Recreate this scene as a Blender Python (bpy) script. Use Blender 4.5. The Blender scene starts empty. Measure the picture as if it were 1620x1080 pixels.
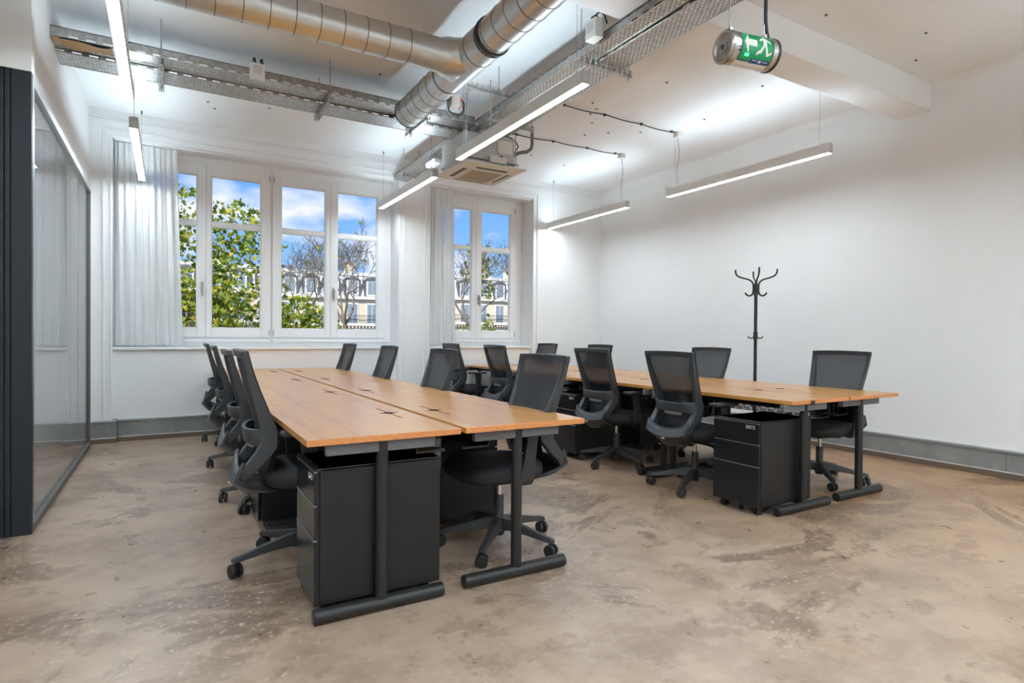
import bpy, bmesh, math, random
import numpy as np
from mathutils import Vector, Matrix
random.seed(7); np.random.seed(7)
S = bpy.context.scene
COL = S.collection
R = math.radians
PI = math.pi

# ------------------------------------------------------------------ camera
cam_d = bpy.data.cameras.new('camera'); cam = bpy.data.objects.new('camera', cam_d); COL.objects.link(cam)
cam_d.sensor_width = 36.0; cam_d.lens = 928.8 / 1620 * 36; cam_d.clip_start = 0.02; cam_d.clip_end = 500
_y, _p, _r = R(30.458), R(-0.542), R(0.4165)
F = Vector((math.sin(_y) * math.cos(_p), math.cos(_y) * math.cos(_p), math.sin(_p)))
RT = Vector((math.cos(_y), -math.sin(_y), 0)); UP = RT.cross(F)
RT2 = RT * math.cos(_r) + UP * math.sin(_r); UP2 = -RT * math.sin(_r) + UP * math.cos(_r)
m = Matrix((RT2, UP2, -F)).transposed().to_4x4(); m.translation = (0, 0, 1.14)
cam.matrix_world = m
S.camera = cam

# ------------------------------------------------------------------ world: blue sky with clouds
W = bpy.data.worlds.new('sky'); S.world = W; W.use_nodes = True
nt = W.node_tree; nt.nodes.clear()
def wn(t, **k):
    n = nt.nodes.new(t)
    for a, b in k.items(): setattr(n, a, b)
    return n
tc = wn('ShaderNodeTexCoord'); sep = wn('ShaderNodeSeparateXYZ'); nt.links.new(tc.outputs['Generated'], sep.inputs[0])
gr = wn('ShaderNodeValToRGB'); nt.links.new(sep.outputs[2], gr.inputs[0])
gr.color_ramp.elements[0].position = 0.0; gr.color_ramp.elements[0].color = (0.40, 0.66, 1.0, 1)
gr.color_ramp.elements[1].position = 0.32; gr.color_ramp.elements[1].color = (0.085, 0.34, 0.95, 1)
mp = wn('ShaderNodeMapping'); mp.inputs['Scale'].default_value = (2.6, 2.6, 6.5); mp.inputs['Location'].default_value = (0.35, 1.2, 0.6)
nt.links.new(tc.outputs['Generated'], mp.inputs[0])
nz = wn('ShaderNodeTexNoise'); nz.inputs['Scale'].default_value = 1.5; nz.inputs['Detail'].default_value = 7; nz.inputs['Roughness'].default_value = 0.52
nt.links.new(mp.outputs[0], nz.inputs['Vector'])
cr = wn('ShaderNodeValToRGB'); nt.links.new(nz.outputs['Fac'], cr.inputs[0])
cr.color_ramp.elements[0].position = 0.45; cr.color_ramp.elements[0].color = (0, 0, 0, 1)
cr.color_ramp.elements[1].position = 0.57; cr.color_ramp.elements[1].color = (1, 1, 1, 1)
mx = wn('ShaderNodeMix', data_type='RGBA'); nt.links.new(cr.outputs[0], mx.inputs['Factor']); nt.links.new(gr.outputs[0], mx.inputs[6])
mx.inputs[7].default_value = (0.90, 0.92, 0.99, 1)
bg = wn('ShaderNodeBackground'); bg.inputs['Strength'].default_value = 1.0; nt.links.new(mx.outputs[2], bg.inputs[0])
ow = wn('ShaderNodeOutputWorld'); nt.links.new(bg.outputs[0], ow.inputs[0])

# sun on the street side (does not reach into the room)
sd = bpy.data.lights.new('sun', 'SUN'); sd.energy = 6.0; sd.angle = R(1.0); sd.color = (1.0, 0.95, 0.86)
so = bpy.data.objects.new('sun', sd); COL.objects.link(so)
so.rotation_euler = Vector((0.55, 0.62, -0.72)).to_track_quat('-Z', 'Y').to_euler()

vs = S.view_settings
vs.view_transform = 'Standard'; vs.look = 'None'; vs.exposure = 0.12; vs.gamma = 1.0; vs.use_curve_mapping = False
S.cycles.use_denoising = True
S.cycles.max_bounces = 10; S.cycles.diffuse_bounces = 6; S.cycles.glossy_bounces = 4; S.cycles.transmission_bounces = 4
S.cycles.transparent_max_bounces = 16; S.cycles.sample_clamp_indirect = 8.0
S.cycles.caustics_reflective = False; S.cycles.caustics_refractive = False
LAMP = 64.0          # radiance of the linear LED diffusers
UPLIGHT_ADDED = 27.0        # upward glow added to the lamps to brighten the ceiling

# ------------------------------------------------------------------ materials
MATS = {}
def mat(name, col=(0.8, 0.8, 0.8), rough=0.5, metal=0.0, spec=0.5, coat=0.0, emit=None, estr=0.0, alpha=1.0):
    m = bpy.data.materials.new(name); m.use_nodes = True
    b = m.node_tree.nodes['Principled BSDF']
    b.inputs['Base Color'].default_value = (*col, 1); b.inputs['Roughness'].default_value = rough
    b.inputs['Metallic'].default_value = metal; b.inputs['Specular IOR Level'].default_value = spec
    b.inputs['Coat Weight'].default_value = coat
    if emit: b.inputs['Emission Color'].default_value = (*emit, 1); b.inputs['Emission Strength'].default_value = estr
    b.inputs['Alpha'].default_value = alpha
    MATS[name] = m
    return m
class NT:
    def __init__(s, m): s.t = m.node_tree; s.b = s.t.nodes.get('Principled BSDF'); s.out = [n for n in s.t.nodes if n.type == 'OUTPUT_MATERIAL'][0]
    def n(s, t, **k):
        x = s.t.nodes.new(t)
        for a, b in k.items(): setattr(x, a, b)
        return x
    def l(s, a, b): s.t.links.new(a, b)
    def co(s): return s.n('ShaderNodeTexCoord').outputs['Object']
    def noise(s, vec, scale, det=4, rough=0.5, mscale=None):
        if mscale:
            mm = s.n('ShaderNodeMapping'); mm.inputs['Scale'].default_value = mscale; s.l(vec, mm.inputs[0]); vec = mm.outputs[0]
        x = s.n('ShaderNodeTexNoise'); x.inputs['Scale'].default_value = scale; x.inputs['Detail'].default_value = det; x.inputs['Roughness'].default_value = rough
        s.l(vec, x.inputs['Vector']); return x.outputs['Fac']
    def ramp(s, f, *st):
        x = s.n('ShaderNodeValToRGB'); s.l(f, x.inputs[0]); e = x.color_ramp.elements
        while len(e) < len(st): e.new(0.5)
        for i, (p, c) in enumerate(st):
            e[i].position = p; e[i].color = (*c, 1) if isinstance(c, tuple) else (c, c, c, 1)
        return x.outputs[0]
    def mix(s, f, a, b, mode='MIX'):
        x = s.n('ShaderNodeMix', data_type='RGBA', blend_type=mode)
        for v, i in ((f, 0), (a, 6), (b, 7)):
            if isinstance(v, (int, float)): x.inputs[i].default_value = v
            elif isinstance(v, tuple): x.inputs[i].default_value = (*v, 1)
            else: s.l(v, x.inputs[i])
        return x.outputs[2]
    def math(s, op, a, b=None, c=None):
        x = s.n('ShaderNodeMath', operation=op)
        for i, v in enumerate((a, b, c)):
            if v is None: continue
            if isinstance(v, (int, float)): x.inputs[i].default_value = v
            else: s.l(v, x.inputs[i])
        return x.outputs[0]
    def bump(s, h, strength=0.2, dist=0.01):
        x = s.n('ShaderNodeBump'); x.inputs['Strength'].default_value = strength; x.inputs['Distance'].default_value = dist
        s.l(h, x.inputs['Height']); s.l(x.outputs[0], s.b.inputs['Normal'])

# painted plaster
def plaster(name, col, bumpy=0.12):
    m = mat(name, col, 0.85, spec=0.25); k = NT(m); c = k.co()
    n1 = k.noise(c, 1.3, 5, 0.6); n2 = k.noise(c, 26, 5, 0.6)
    k.l(k.mix(k.ramp(n1, (0.35, 0.0), (0.75, 1.0)), col, tuple(x * 0.965 for x in col)), k.b.inputs['Base Color'])
    k.bump(k.math('ADD', k.math('MULTIPLY', n2, 0.25), n1), bumpy, 0.02); return m
plaster('wall', (0.90, 0.90, 0.895)); plaster('wall_rough', (0.88, 0.88, 0.875), 0.4); plaster('ceiling', (0.92, 0.92, 0.915), 0.08)
mat('trim', (0.88, 0.88, 0.875), 0.5); mat('sash', (0.89, 0.89, 0.885), 0.35)

# worn screed floor
m = mat('floor', (0.4, 0.32, 0.25), 0.42); k = NT(m); c = k.co()
n_big = k.noise(c, 0.55, 6, 0.62); n_mid = k.noise(c, 1.5, 8, 0.65); n_sw = k.noise(c, 1.2, 8, 0.66, (0.55, 1.6, 1)); n_f = k.noise(c, 9, 8, 0.7); n_sp = k.noise(c, 34, 4, 0.6)
n_pt = k.noise(c, 2.6, 9, 0.68, (1.0, 1.35, 1)); n_w = k.n('ShaderNodeTexNoise'); n_w.inputs['Scale'].default_value = 0.8; n_w.inputs['Distortion'].default_value = 1.6; n_w.inputs['Detail'].default_value = 9; n_w.inputs['Roughness'].default_value = 0.66; k.l(c, n_w.inputs['Vector'])
base = k.mix(k.ramp(n_mid, (0.36, 0.0), (0.58, 1.0)), (0.265, 0.176, 0.120), (0.405, 0.292, 0.210))
base = k.mix(k.math('MULTIPLY', k.ramp(n_w.outputs['Fac'], (0.525, 0.0), (0.562, 1.0)), 0.80), base, (0.165, 0.104, 0.070))
base = k.mix(k.math('MULTIPLY', k.ramp(n_pt, (0.54, 0.0), (0.575, 1.0)), 0.58), base, (0.225, 0.148, 0.100))
base = k.mix(k.math('MULTIPLY', k.ramp(n_f, (0.48, 0.0), (0.60, 1.0)), 0.36), base, (0.48, 0.37, 0.28))
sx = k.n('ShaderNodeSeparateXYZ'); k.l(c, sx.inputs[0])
warm_light = k.math('MULTIPLY', k.ramp(k.math('ADD', k.math('MULTIPLY', sx.outputs[0], 0.14), k.math('MULTIPLY', n_big, 0.6)), (0.62, 0.0), (1.05, 1.0)), 0.8)
base = k.mix(warm_light, base, k.mix(1.0, base, (1.10, 0.88, 0.60), 'MULTIPLY'))  # warm light towards the coat-rack wall, painted into the floor colour
fl = k.math('MULTIPLY', k.ramp(n_sp, (0.60, 0.0), (0.63, 1.0)), k.ramp(n_w.outputs['Fac'], (0.47, 0.0), (0.54, 1.0)))
base = k.mix(k.math('MULTIPLY', fl, 0.45), base, (0.66, 0.55, 0.44))
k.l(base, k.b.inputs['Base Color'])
k.l(k.ramp(n_f, (0.3, 0.24), (0.7, 0.46)), k.b.inputs['Roughness'])
k.bump(k.math('ADD', n_f, k.math('MULTIPLY', n_sp, 0.4)), 0.10, 0.01)

# oiled timber worktop: staves run along local Y
m = mat('wood', (0.6, 0.33, 0.13), 0.30, coat=0.4); k = NT(m); c = k.co()
k.b.inputs['Coat Roughness'].default_value = 0.27
sx = k.n('ShaderNodeSeparateXYZ'); k.l(c, sx.inputs[0])
st = k.math('FLOOR', k.math('MULTIPLY', sx.outputs[0], 22.0))
wn_ = k.n('ShaderNodeTexWhiteNoise', noise_dimensions='1D'); k.l(st, wn_.inputs['W'])
gn = k.noise(c, 3.0, 6, 0.6, (14, 1.0, 14))
colr = k.mix(k.ramp(gn, (0.3, 0.0), (0.7, 1.0)), (0.46, 0.180, 0.034), (0.61, 0.285, 0.070))
colr = k.mix(k.math('MULTIPLY', wn_.outputs[0], 0.4), colr, (0.68, 0.36, 0.105))
k.l(colr, k.b.inputs['Base Color'])
mat('wood_end', (0.50, 0.215, 0.085), 0.45); k = NT(MATS['wood_end']); g2 = k.noise(k.co(), 6, 5, 0.6, (6, 6, 40))
k.l(k.mix(k.ramp(g2, (0.3, 0.0), (0.7, 1.0)), (0.46, 0.150, 0.045), (0.68, 0.28, 0.085)), k.b.inputs['Base Color'])

mat('black_metal', (0.014, 0.0135, 0.013), 0.42, spec=0.45); mat('black_ped', (0.0105, 0.0102, 0.010), 0.40, spec=0.4); mat('ped_front', (0.011, 0.0115, 0.013), 0.25, spec=0.4)
mat('black_plastic', (0.026, 0.026, 0.027), 0.45); mat('frame_plastic', (0.036, 0.038, 0.041), 0.42); mat('grey_plastic', (0.25, 0.25, 0.26), 0.4)
mat('light_grey', (0.55, 0.55, 0.54), 0.45); mat('dark_grey', (0.12, 0.12, 0.12), 0.5); mat('seat_fabric', (0.016, 0.016, 0.018), 0.75)
mat('chrome', (0.75, 0.75, 0.75), 0.15, 1.0); mat('slot', (0.03, 0.018, 0.010), 0.8, spec=0.1); mat('hollow', (0.008, 0.008, 0.008), 0.7)
mat('navy_panel', (0.013, 0.016, 0.022), 0.45, spec=0.35); mat('alu', (0.48, 0.48, 0.47), 0.35, 0.85); mat('gun', (0.14, 0.13, 0.125), 0.45, 0.3)
mat('white_paint', (0.86, 0.86, 0.85), 0.4); mat('off_white', (0.74, 0.70, 0.64), 0.45); mat('rubber', (0.015, 0.015, 0.015), 0.5)
mat('diffuser', (0.9, 0.9, 0.9), 0.6, emit=(0.775, 0.905, 1.0), estr=LAMP); mat('added_glow_up', (0.9, 0.9, 0.9), 0.6, emit=(0.68, 0.865, 1.0), estr=UPLIGHT_ADDED)
mat('red', (0.75, 0.07, 0.015), 0.4); mat('cardboard', (0.42, 0.26, 0.12), 0.8); mat('pvc', (0.16, 0.145, 0.125), 0.5); mat('louvre', (0.05, 0.045, 0.04), 0.5)
mat('beige_grille', (0.50, 0.42, 0.31), 0.6); mat('cap_steel', (0.36, 0.34, 0.31), 0.35, 0.9); mat('ivory', (0.78, 0.76, 0.70), 0.5); mat('steel', (0.55, 0.53, 0.50), 0.28, 1.0); mat('zinc_rod', (0.42, 0.42, 0.41), 0.4, 0.9)
mat('green_film', (0.0, 0.20, 0.07), 0.3, emit=(0.0, 0.55, 0.16), estr=0.12); mat('blue_print', (0.02, 0.06, 0.22), 0.4); mat('cream_print', (0.72, 0.72, 0.64), 0.4)
mat('lens', (0.1, 0.9, 0.3), 0.3, emit=(0.05, 1.0, 0.3), estr=2.0)
# baseboard: grey-painted, scuffed
m = mat('baseboard', (0.32, 0.32, 0.315), 0.42); k = NT(m); c = k.co()
k.l(k.mix(k.ramp(k.noise(c, 4, 6, 0.65), (0.3, 0.0), (0.75, 1.0)), (0.20, 0.20, 0.198), (0.33, 0.33, 0.325)), k.b.inputs['Base Color'])
mat('baseboard_line', (0.62, 0.62, 0.61), 0.4); mat('floor_strip', (0.16, 0.115, 0.08), 0.6)

# galvanised spiral duct
m = mat('galva', (0.66, 0.65, 0.63), 0.34, 1.0); k = NT(m); c = k.co()
k.l(k.mix(k.ramp(k.noise(c, 5, 6, 0.7), (0.3, 0.0), (0.7, 1.0)), (0.58, 0.57, 0.55), (0.70, 0.695, 0.68)), k.b.inputs['Base Color'])
mat('seam', (0.16, 0.155, 0.145), 0.5, 0.8)
# perforated galvanised sheet: slots punched through, base slots painted with inner shade
def perforated(name, col, ax, bx, pa, pb, wa, wb, rough=0.34, shade_slots=False):
    m = mat(name, col, rough, 0.9); k = NT(m); c = k.co()
    k.l(k.mix(k.ramp(k.noise(c, 30, 3), (0.35, 0.0), (0.65, 1.0)), tuple(x * 0.8 for x in col), tuple(min(1, x * 1.15) for x in col)), k.b.inputs['Base Color'])
    sx = k.n('ShaderNodeSeparateXYZ'); k.l(c, sx.inputs[0])
    b = k.math('DIVIDE', sx.outputs[bx], pb); row = k.math('FLOOR', b)
    a = k.math('ADD', k.math('DIVIDE', sx.outputs[ax], pa), k.math('MULTIPLY', row, 0.5))
    fa = k.math('LESS_THAN', k.math('FRACT', a), wa); fb = k.math('LESS_THAN', k.math('FRACT', b), wb)
    h = k.math('MULTIPLY', fa, fb)
    tr = k.n('ShaderNodeBsdfDiffuse' if shade_slots else 'ShaderNodeBsdfTransparent'); mxs = k.n('ShaderNodeMixShader')
    if shade_slots: tr.inputs[0].default_value = (0.03, 0.03, 0.03, 1)  # shade inside the tray, painted as dark colour in the slots
    k.l(h, mxs.inputs[0]); k.l(k.b.outputs[0], mxs.inputs[1]); k.l(tr.outputs[0], mxs.inputs[2]); k.l(mxs.outputs[0], k.out.inputs[0]); return m
perforated('tray_base', (0.74, 0.735, 0.71), 0, 1, 0.046, 0.0165, 0.60, 0.34, shade_slots=True); perforated('tray_side', (0.36, 0.35, 0.325), 0, 2, 0.10, 0.056, 0.55, 0.26)
perforated('tray_lip', (0.58, 0.57, 0.55), 0, 2, 0.028, 0.012, 0.5, 0.7)
# chair mesh fabric: woven, partly see-through
m = mat('mesh_fabric', (0.030, 0.031, 0.034), 0.62); k = NT(m); c = k.co()
wv = k.n('ShaderNodeTexWave', wave_type='BANDS', bands_direction='Z'); wv.inputs['Scale'].default_value = 44; wv.inputs['Distortion'].default_value = 0.6; wv.inputs['Detail Scale'].default_value = 2.0
k.l(c, wv.inputs['Vector'])
k.l(k.mix(wv.outputs['Fac'], (0.007, 0.008, 0.011), (0.022, 0.024, 0.030)), k.b.inputs['Base Color'])
tr = k.n('ShaderNodeBsdfTransparent'); mxs = k.n('ShaderNodeMixShader'); k.l(k.math('MULTIPLY', wv.outputs['Fac'], 0.17), mxs.inputs[0])
k.l(k.b.outputs[0], mxs.inputs[1]); k.l(tr.outputs[0], mxs.inputs[2]); k.l(mxs.outputs[0], k.out.inputs[0])
# clear glass (thin sheet): fresnel reflection over straight transmission
def glass(name, tint, ior=1.5):
    m = mat(name); k = NT(m)
    ge = k.n('ShaderNodeNewGeometry'); dt = k.n('ShaderNodeVectorMath', operation='DOT_PRODUCT'); k.l(ge.outputs['Normal'], dt.inputs[0]); k.l(ge.outputs['Incoming'], dt.inputs[1])
    r0 = ((ior - 1) / (ior + 1)) ** 2; ff = k.math('POWER', k.math('SUBTRACT', 1.0, k.math('ABSOLUTE', dt.outputs['Value'])), 5.0)
    fac = k.math('MULTIPLY_ADD', ff, 1 - r0, r0)
    gl = k.n('ShaderNodeBsdfGlossy'); gl.inputs['Roughness'].default_value = 0.0
    tr = k.n('ShaderNodeBsdfTransparent'); tr.inputs[0].default_value = (*tint, 1); mxs = k.n('ShaderNodeMixShader')
    k.l(fac, mxs.inputs[0]); k.l(tr.outputs[0], mxs.inputs[1]); k.l(gl.outputs[0], mxs.inputs[2]); k.l(mxs.outputs[0], k.out.inputs[0]); return m
glass('pane', (0.99, 0.995, 0.995), 1.02); glass('partition_glass', (0.985, 0.99, 0.99), 1.52)
# sheer curtain
m = mat('sheer'); k = NT(m)
df = k.n('ShaderNodeBsdfDiffuse'); df.inputs[0].default_value = (0.93, 0.93, 0.92, 1); tl = k.n('ShaderNodeBsdfTranslucent'); tl.inputs[0].default_value = (0.93, 0.93, 0.92, 1)
tr = k.n('ShaderNodeBsdfTransparent'); a1 = k.n('ShaderNodeMixShader'); a1.inputs[0].default_value = 0.15; a2 = k.n('ShaderNodeMixShader')
lw = k.n('ShaderNodeLayerWeight'); lw.inputs[0].default_value = 0.35
k.l(k.ramp(lw.outputs['Facing'], (0.0, 0.16), (0.9, 0.02)), a2.inputs[0])
k.l(df.outputs[0], a1.inputs[1]); k.l(tl.outputs[0], a1.inputs[2]); k.l(a1.outputs[0], a2.inputs[1]); k.l(tr.outputs[0], a2.inputs[2]); k.l(a2.outputs[0], k.out.inputs[0])
# outside
m = mat('leaf', (0.2, 0.3, 0.03), 0.55); k = NT(m)
ge = k.n('ShaderNodeNewGeometry'); lc = k.ramp(ge.outputs['Random Per Island'], (0.0, (0.05, 0.11, 0.012)), (0.40, (0.17, 0.26, 0.02)), (0.75, (0.44, 0.48, 0.04)), (1.0, (0.60, 0.46, 0.07)))
tl = k.n('ShaderNodeBsdfTranslucent'); k.l(lc, tl.inputs[0]); k.l(lc, k.b.inputs['Base Color']); mxs = k.n('ShaderNodeMixShader'); mxs.inputs[0].default_value = 0.4
k.l(k.b.outputs[0], mxs.inputs[1]); k.l(tl.outputs[0], mxs.inputs[2]); k.l(mxs.outputs[0], k.out.inputs[0])
m = mat('bark', (0.16, 0.13, 0.10), 0.85); k = NT(m); k.l(k.mix(k.noise(k.co(), 6, 5), (0.10, 0.08, 0.06), (0.26, 0.22, 0.17)), k.b.inputs['Base Color'])
mat('stone', (0.62, 0.55, 0.43), 0.8); k = NT(MATS['stone']); k.l(k.mix(k.noise(k.co(), 1.5, 5), (0.55, 0.48, 0.36), (0.70, 0.63, 0.51)), k.b.inputs['Base Color'])
mat('zinc', (0.60, 0.615, 0.64), 0.5, 0.1); mat('slate', (0.10, 0.11, 0.13), 0.6); mat('far_pane', (0.22, 0.27, 0.33), 0.15); mat('far_white', (0.75, 0.74, 0.70), 0.6); mat('terracotta', (0.48, 0.16, 0.07), 0.8)
mat('iron', (0.03, 0.03, 0.035), 0.5); mat('asphalt', (0.10, 0.10, 0.10), 0.9)

# ------------------------------------------------------------------ mesh builder
class MB:
    def __init__(s): s.v = []; s.f = []; s.mi = []; s.cur = 0
    def add(s, vs, fs):
        o = len(s.v); s.v += [tuple(p) for p in vs]; s.f += [tuple(i + o for i in f) for f in fs]; s.mi += [s.cur] * len(fs); return s
    def box(s, x0, x1, y0, y1, z0, z1):
        return s.add([(x0, y0, z0), (x1, y0, z0), (x1, y1, z0), (x0, y1, z0), (x0, y0, z1), (x1, y0, z1), (x1, y1, z1), (x0, y1, z1)],
                     [(0, 3, 2, 1), (4, 5, 6, 7), (0, 1, 5, 4), (1, 2, 6, 5), (2, 3, 7, 6), (3, 0, 4, 7)])
    def loft(s, secs, close=True, caps=True):
        n = len(secs[0]); vs = [p for q in secs for p in q]; fs = []
        for i in range(len(secs) - 1):
            for j in range(n if close else n - 1):
                a = i * n + j; b = i * n + (j + 1) % n; fs.append((a, b, b + n, a + n))
        if caps and close:
            fs.append(tuple(range(n - 1, -1, -1))); fs.append(tuple((len(secs) - 1) * n + j for j in range(n)))
        return s.add(vs, fs)
    def tube(s, pts, r, n=8, caps=True):
        P = [Vector(p) for p in pts]; rs = r if isinstance(r, (list, tuple)) else [r] * len(P); secs = []; u = None
        for i, p in enumerate(P):
            t = (P[min(i + 1, len(P) - 1)] - P[max(i - 1, 0)]).normalized()
            if u is None: u = t.orthogonal().normalized()
            else:
                u = u - t * u.dot(t); u = u.normalized() if u.length > 1e-6 else t.orthogonal().normalized()
            w = t.cross(u); secs.append([p + (u * math.cos(a) + w * math.sin(a)) * rs[i] for a in [2 * PI * q / n for q in range(n)]])
        return s.loft(secs, True, caps)
    def cyl(s, a, b, r, n=16, r2=None): return s.tube([a, b], [r, r if r2 is None else r2], n)
    def lathe(s, prof, n=24, c=(0, 0, 0), axis='z'):
        secs = []
        for (r, h) in prof:
            q = []
            for i in range(n):
                a = 2 * PI * i / n; x, y = r * math.cos(a), r * math.sin(a)
                p = {'z': (x, y, h), 'x': (h, x, y), 'y': (y, h, x)}[axis]; q.append((p[0] + c[0], p[1] + c[1], p[2] + c[2]))
            secs.append(q)
        return s.loft(secs, True, True)
    def prism(s, poly, h0, h1, plane='xy'):
        def f(p, h): return {'xy': (p[0], p[1], h), 'xz': (p[0], h, p[1]), 'yz': (h, p[0], p[1])}[plane]
        return s.loft([[f(p, h0) for p in poly], [f(p, h1) for p in poly]])
    def grid(s, fn, nu, nv):
        vs = [fn(i / nu, j / nv) for i in range(nu + 1) for j in range(nv + 1)]
        return s.add(vs, [(i * (nv + 1) + j, (i + 1) * (nv + 1) + j, (i + 1) * (nv + 1) + j + 1, i * (nv + 1) + j + 1) for i in range(nu) for j in range(nv)])
    def build(s, name, material, parent=None, smooth=None, bevel=0, seg=2, solid=0, loc=None, rot=None, subd=0):
        me = bpy.data.meshes.new(name); me.from_pydata(s.v, [], s.f)
        ml = material if isinstance(material, (list, tuple)) else [material]
        for q in ml: me.materials.append(MATS[q])
        if len(ml) > 1: me.polygons.foreach_set('material_index', s.mi)
        bm = bmesh.new(); bm.from_mesh(me); bmesh.ops.recalc_face_normals(bm, faces=bm.faces); bm.to_mesh(me); bm.free()
        if smooth is not None:
            me.polygons.foreach_set('use_smooth', [True] * len(me.polygons)); me.set_sharp_from_angle(angle=R(smooth))
        me.update()
        o = bpy.data.objects.new(name, me); COL.objects.link(o)
        if parent: o.parent = parent
        if loc: o.location = loc
        if rot: o.rotation_euler = rot
        if solid:
            q = o.modifiers.new('solid', 'SOLIDIFY'); q.thickness = solid; q.offset = 0
        if bevel:
            q = o.modifiers.new('bevel', 'BEVEL'); q.width = bevel; q.segments = seg; q.limit_method = 'ANGLE'; q.angle_limit = R(40)
        if subd:
            q = o.modifiers.new('subd', 'SUBSURF'); q.levels = subd; q.render_levels = subd
        return o
def tag(o, label=None, cat=None, group=None, kind=None):
    if label: o['label'] = label
    if cat: o['category'] = cat
    if group: o['group'] = group
    if kind: o['kind'] = kind
    return o
def empty(name, loc=(0, 0, 0), rz=0):
    o = bpy.data.objects.new(name, None); COL.objects.link(o); o.location = loc; o.rotation_euler = (0, 0, rz); o.empty_display_size = 0.1; return o
def thing(name, label, cat, loc=(0, 0, 0), rz=0, group=None): return tag(empty(name, loc, rz), label, cat, group)
def copy_tree(o, parent=None):
    c = o.copy(); COL.objects.link(c); c.parent = parent
    for ch in list(o.children): copy_tree(ch, c)
    return c
def dup(root, loc, rz, label):
    c = copy_tree(root); c.location = loc; c.rotation_euler = (0, 0, rz); c['label'] = label; return c
def struct(name, mb, mt, label=None, cat=None, **k): return tag(mb.build(name, mt, **k), label, cat, kind='structure')

# ------------------------------------------------------------------ room shell
ZC = 3.45; YW = 7.38; XR = 5.97; XL = -0.69; YN = 7.45; YO = 7.92; XB = -4.2; YB = -3.2
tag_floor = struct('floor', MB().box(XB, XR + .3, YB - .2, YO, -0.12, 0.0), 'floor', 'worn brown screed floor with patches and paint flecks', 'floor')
ceil = struct('ceiling', MB().box(XB, XR + .3, YB - .2, YO, ZC, ZC + .2), 'ceiling', 'white painted plaster ceiling with old anchor stubs', 'ceiling')
BAYS = [(-0.49, 2.61), (3.05, 4.69)]; ZS = 0.99; ZH = 3.175
b = MB()
for (x0, x1) in ((XB, -0.49), (2.61, 3.05), (4.69, XR + .3)): b.box(x0, x1, YW, YO, 0, ZC)
for (x0, x1) in BAYS: b.box(x0, x1, YN, YO, 0, ZS - .03); b.box(x0, x1, YW, YO, ZH, ZC)
struct('wall_back', b, 'wall', 'white window wall with two deep window bays', 'wall')
# right wall, with the plaster cove that turns into the ceiling
b = MB(); prof = [(XR + .3, 0), (XR, 0)]
for i in range(9):
    a = PI / 2 * i / 8; prof.append((XR - .07 + .07 * math.cos(a), ZC - .07 + .07 * math.sin(a)))
prof.append((XR + .3, ZC)); b.prism(prof, YB, YW, 'xz')
struct('wall_right', b, 'wall_rough', 'long white plaster wall behind the coat rack', 'wall', smooth=30)
b = MB(); b.box(XL - .12, XL, 4.30, YW, 2.60, ZC)
struct('wall_left', b, 'wall', 'white wall strip above the glass partition', 'wall')
struct('wall_rear', MB().box(XB, XR + .3, YB - .2, YB, 0, ZC), 'wall', 'plain white wall behind the viewpoint', 'wall')
struct('wall_side', MB().box(XB - .2, XB, YB - .2, YO, 0, ZC), 'wall', 'plain white side wall beyond the partition', 'wall')
# dropped beam across the room
struct('beam', MB().box(XB, XR, 2.68, 2.97, 3.205, ZC), 'ceiling', 'white dropped beam crossing the ceiling', 'beam', bevel=.006)
# anchor stubs left in the ceiling
stub = None
for (x, y) in ((4.05, 2.50), (4.93, 2.26), (5.34, 2.52), (0.55, 4.35), (0.35, 4.18), (0.72, 4.25), (0.76, 4.12), (1.08, 4.45), (0.15, 6.25), (0.35, 6.6), (0.42, 6.75), (0.9, 6.45), (1.75, 6.2), (1.86, 6.22), (1.62, 5.1),
               (3.62, 4.62), (3.75, 4.72), (3.78, 4.86), (3.95, 5.05), (4.12, 5.4), (4.62, 6.5), (3.3, 6.2), (4.0, 6.35), (4.3, 5.2), (4.6, 5.0), (4.9, 4.35), (3.9, 3.9), (4.7, 3.5)):
    if stub is None: stub = MB().lathe([(.004, 0), (.011, -.004), (.011, -.010), (.005, -.012)], 8).build('anchor_stub', 'dark_grey', ceil); o = stub
    else: o = stub.copy(); COL.objects.link(o)
    o.location = (x, y, ZC)
# glass partition with black end panel
gp = thing('wall_glass', 'tall frameless glass partition in slim grey rails', 'glass wall'); gp['kind'] = 'structure'
YG0, YG1 = 4.26, 7.20
MB().box(-.70, -.655, YG0, YG1, 0, .045).build('bottom_rail', 'gun', gp, bevel=.002)
MB().box(-.70, -.655, YG0, YG1, 2.545, 2.60).build('top_rail', 'alu', gp, bevel=.002)
MB().box(-.70, -.655, YG0, YG0 + .04, .045, 2.545).build('end_post', 'alu', gp, bevel=.002)
MB().box(-.70, -.658, YG1, YG1 + .008, 0, 2.60).build('end_post', 'gun', gp)
MB().box(XL - .12, XL, YG1 + .008, YW, 0, 2.60).build('wall_return', 'wall', gp)
edges = [YG0 + .04, 5.40, 6.30, YG1]
for a_, b_ in zip(edges, edges[1:]):
    MB().box(-.684, -.676, a_ + .003, b_ - .003, .045, 2.545).build('pane', 'partition_glass', gp)
bp = thing('wall_partition', 'near-black metal end panel beside the glass partition', 'partition'); bp['kind'] = 'structure'
xs = [-.655, -.747, -.774, -1.35, -1.95, -2.55]
for a_, b_ in zip(xs, xs[1:]): MB().box(b_ + .0025, a_ - (.0025 if a_ < -.7 else 0), 4.215, 4.26, 0, 2.60).build('panel', 'navy_panel', bp, bevel=.002)
MB().box(-2.55, -.658, 4.228, 4.258, 0, 2.60).build('backing', 'hollow', bp)
struct('wall_partition_upper', MB().box(XB, -.655, 4.215, 4.30, 2.60, ZC), 'wall', 'white wall above the near-black end panel', 'wall')
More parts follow.
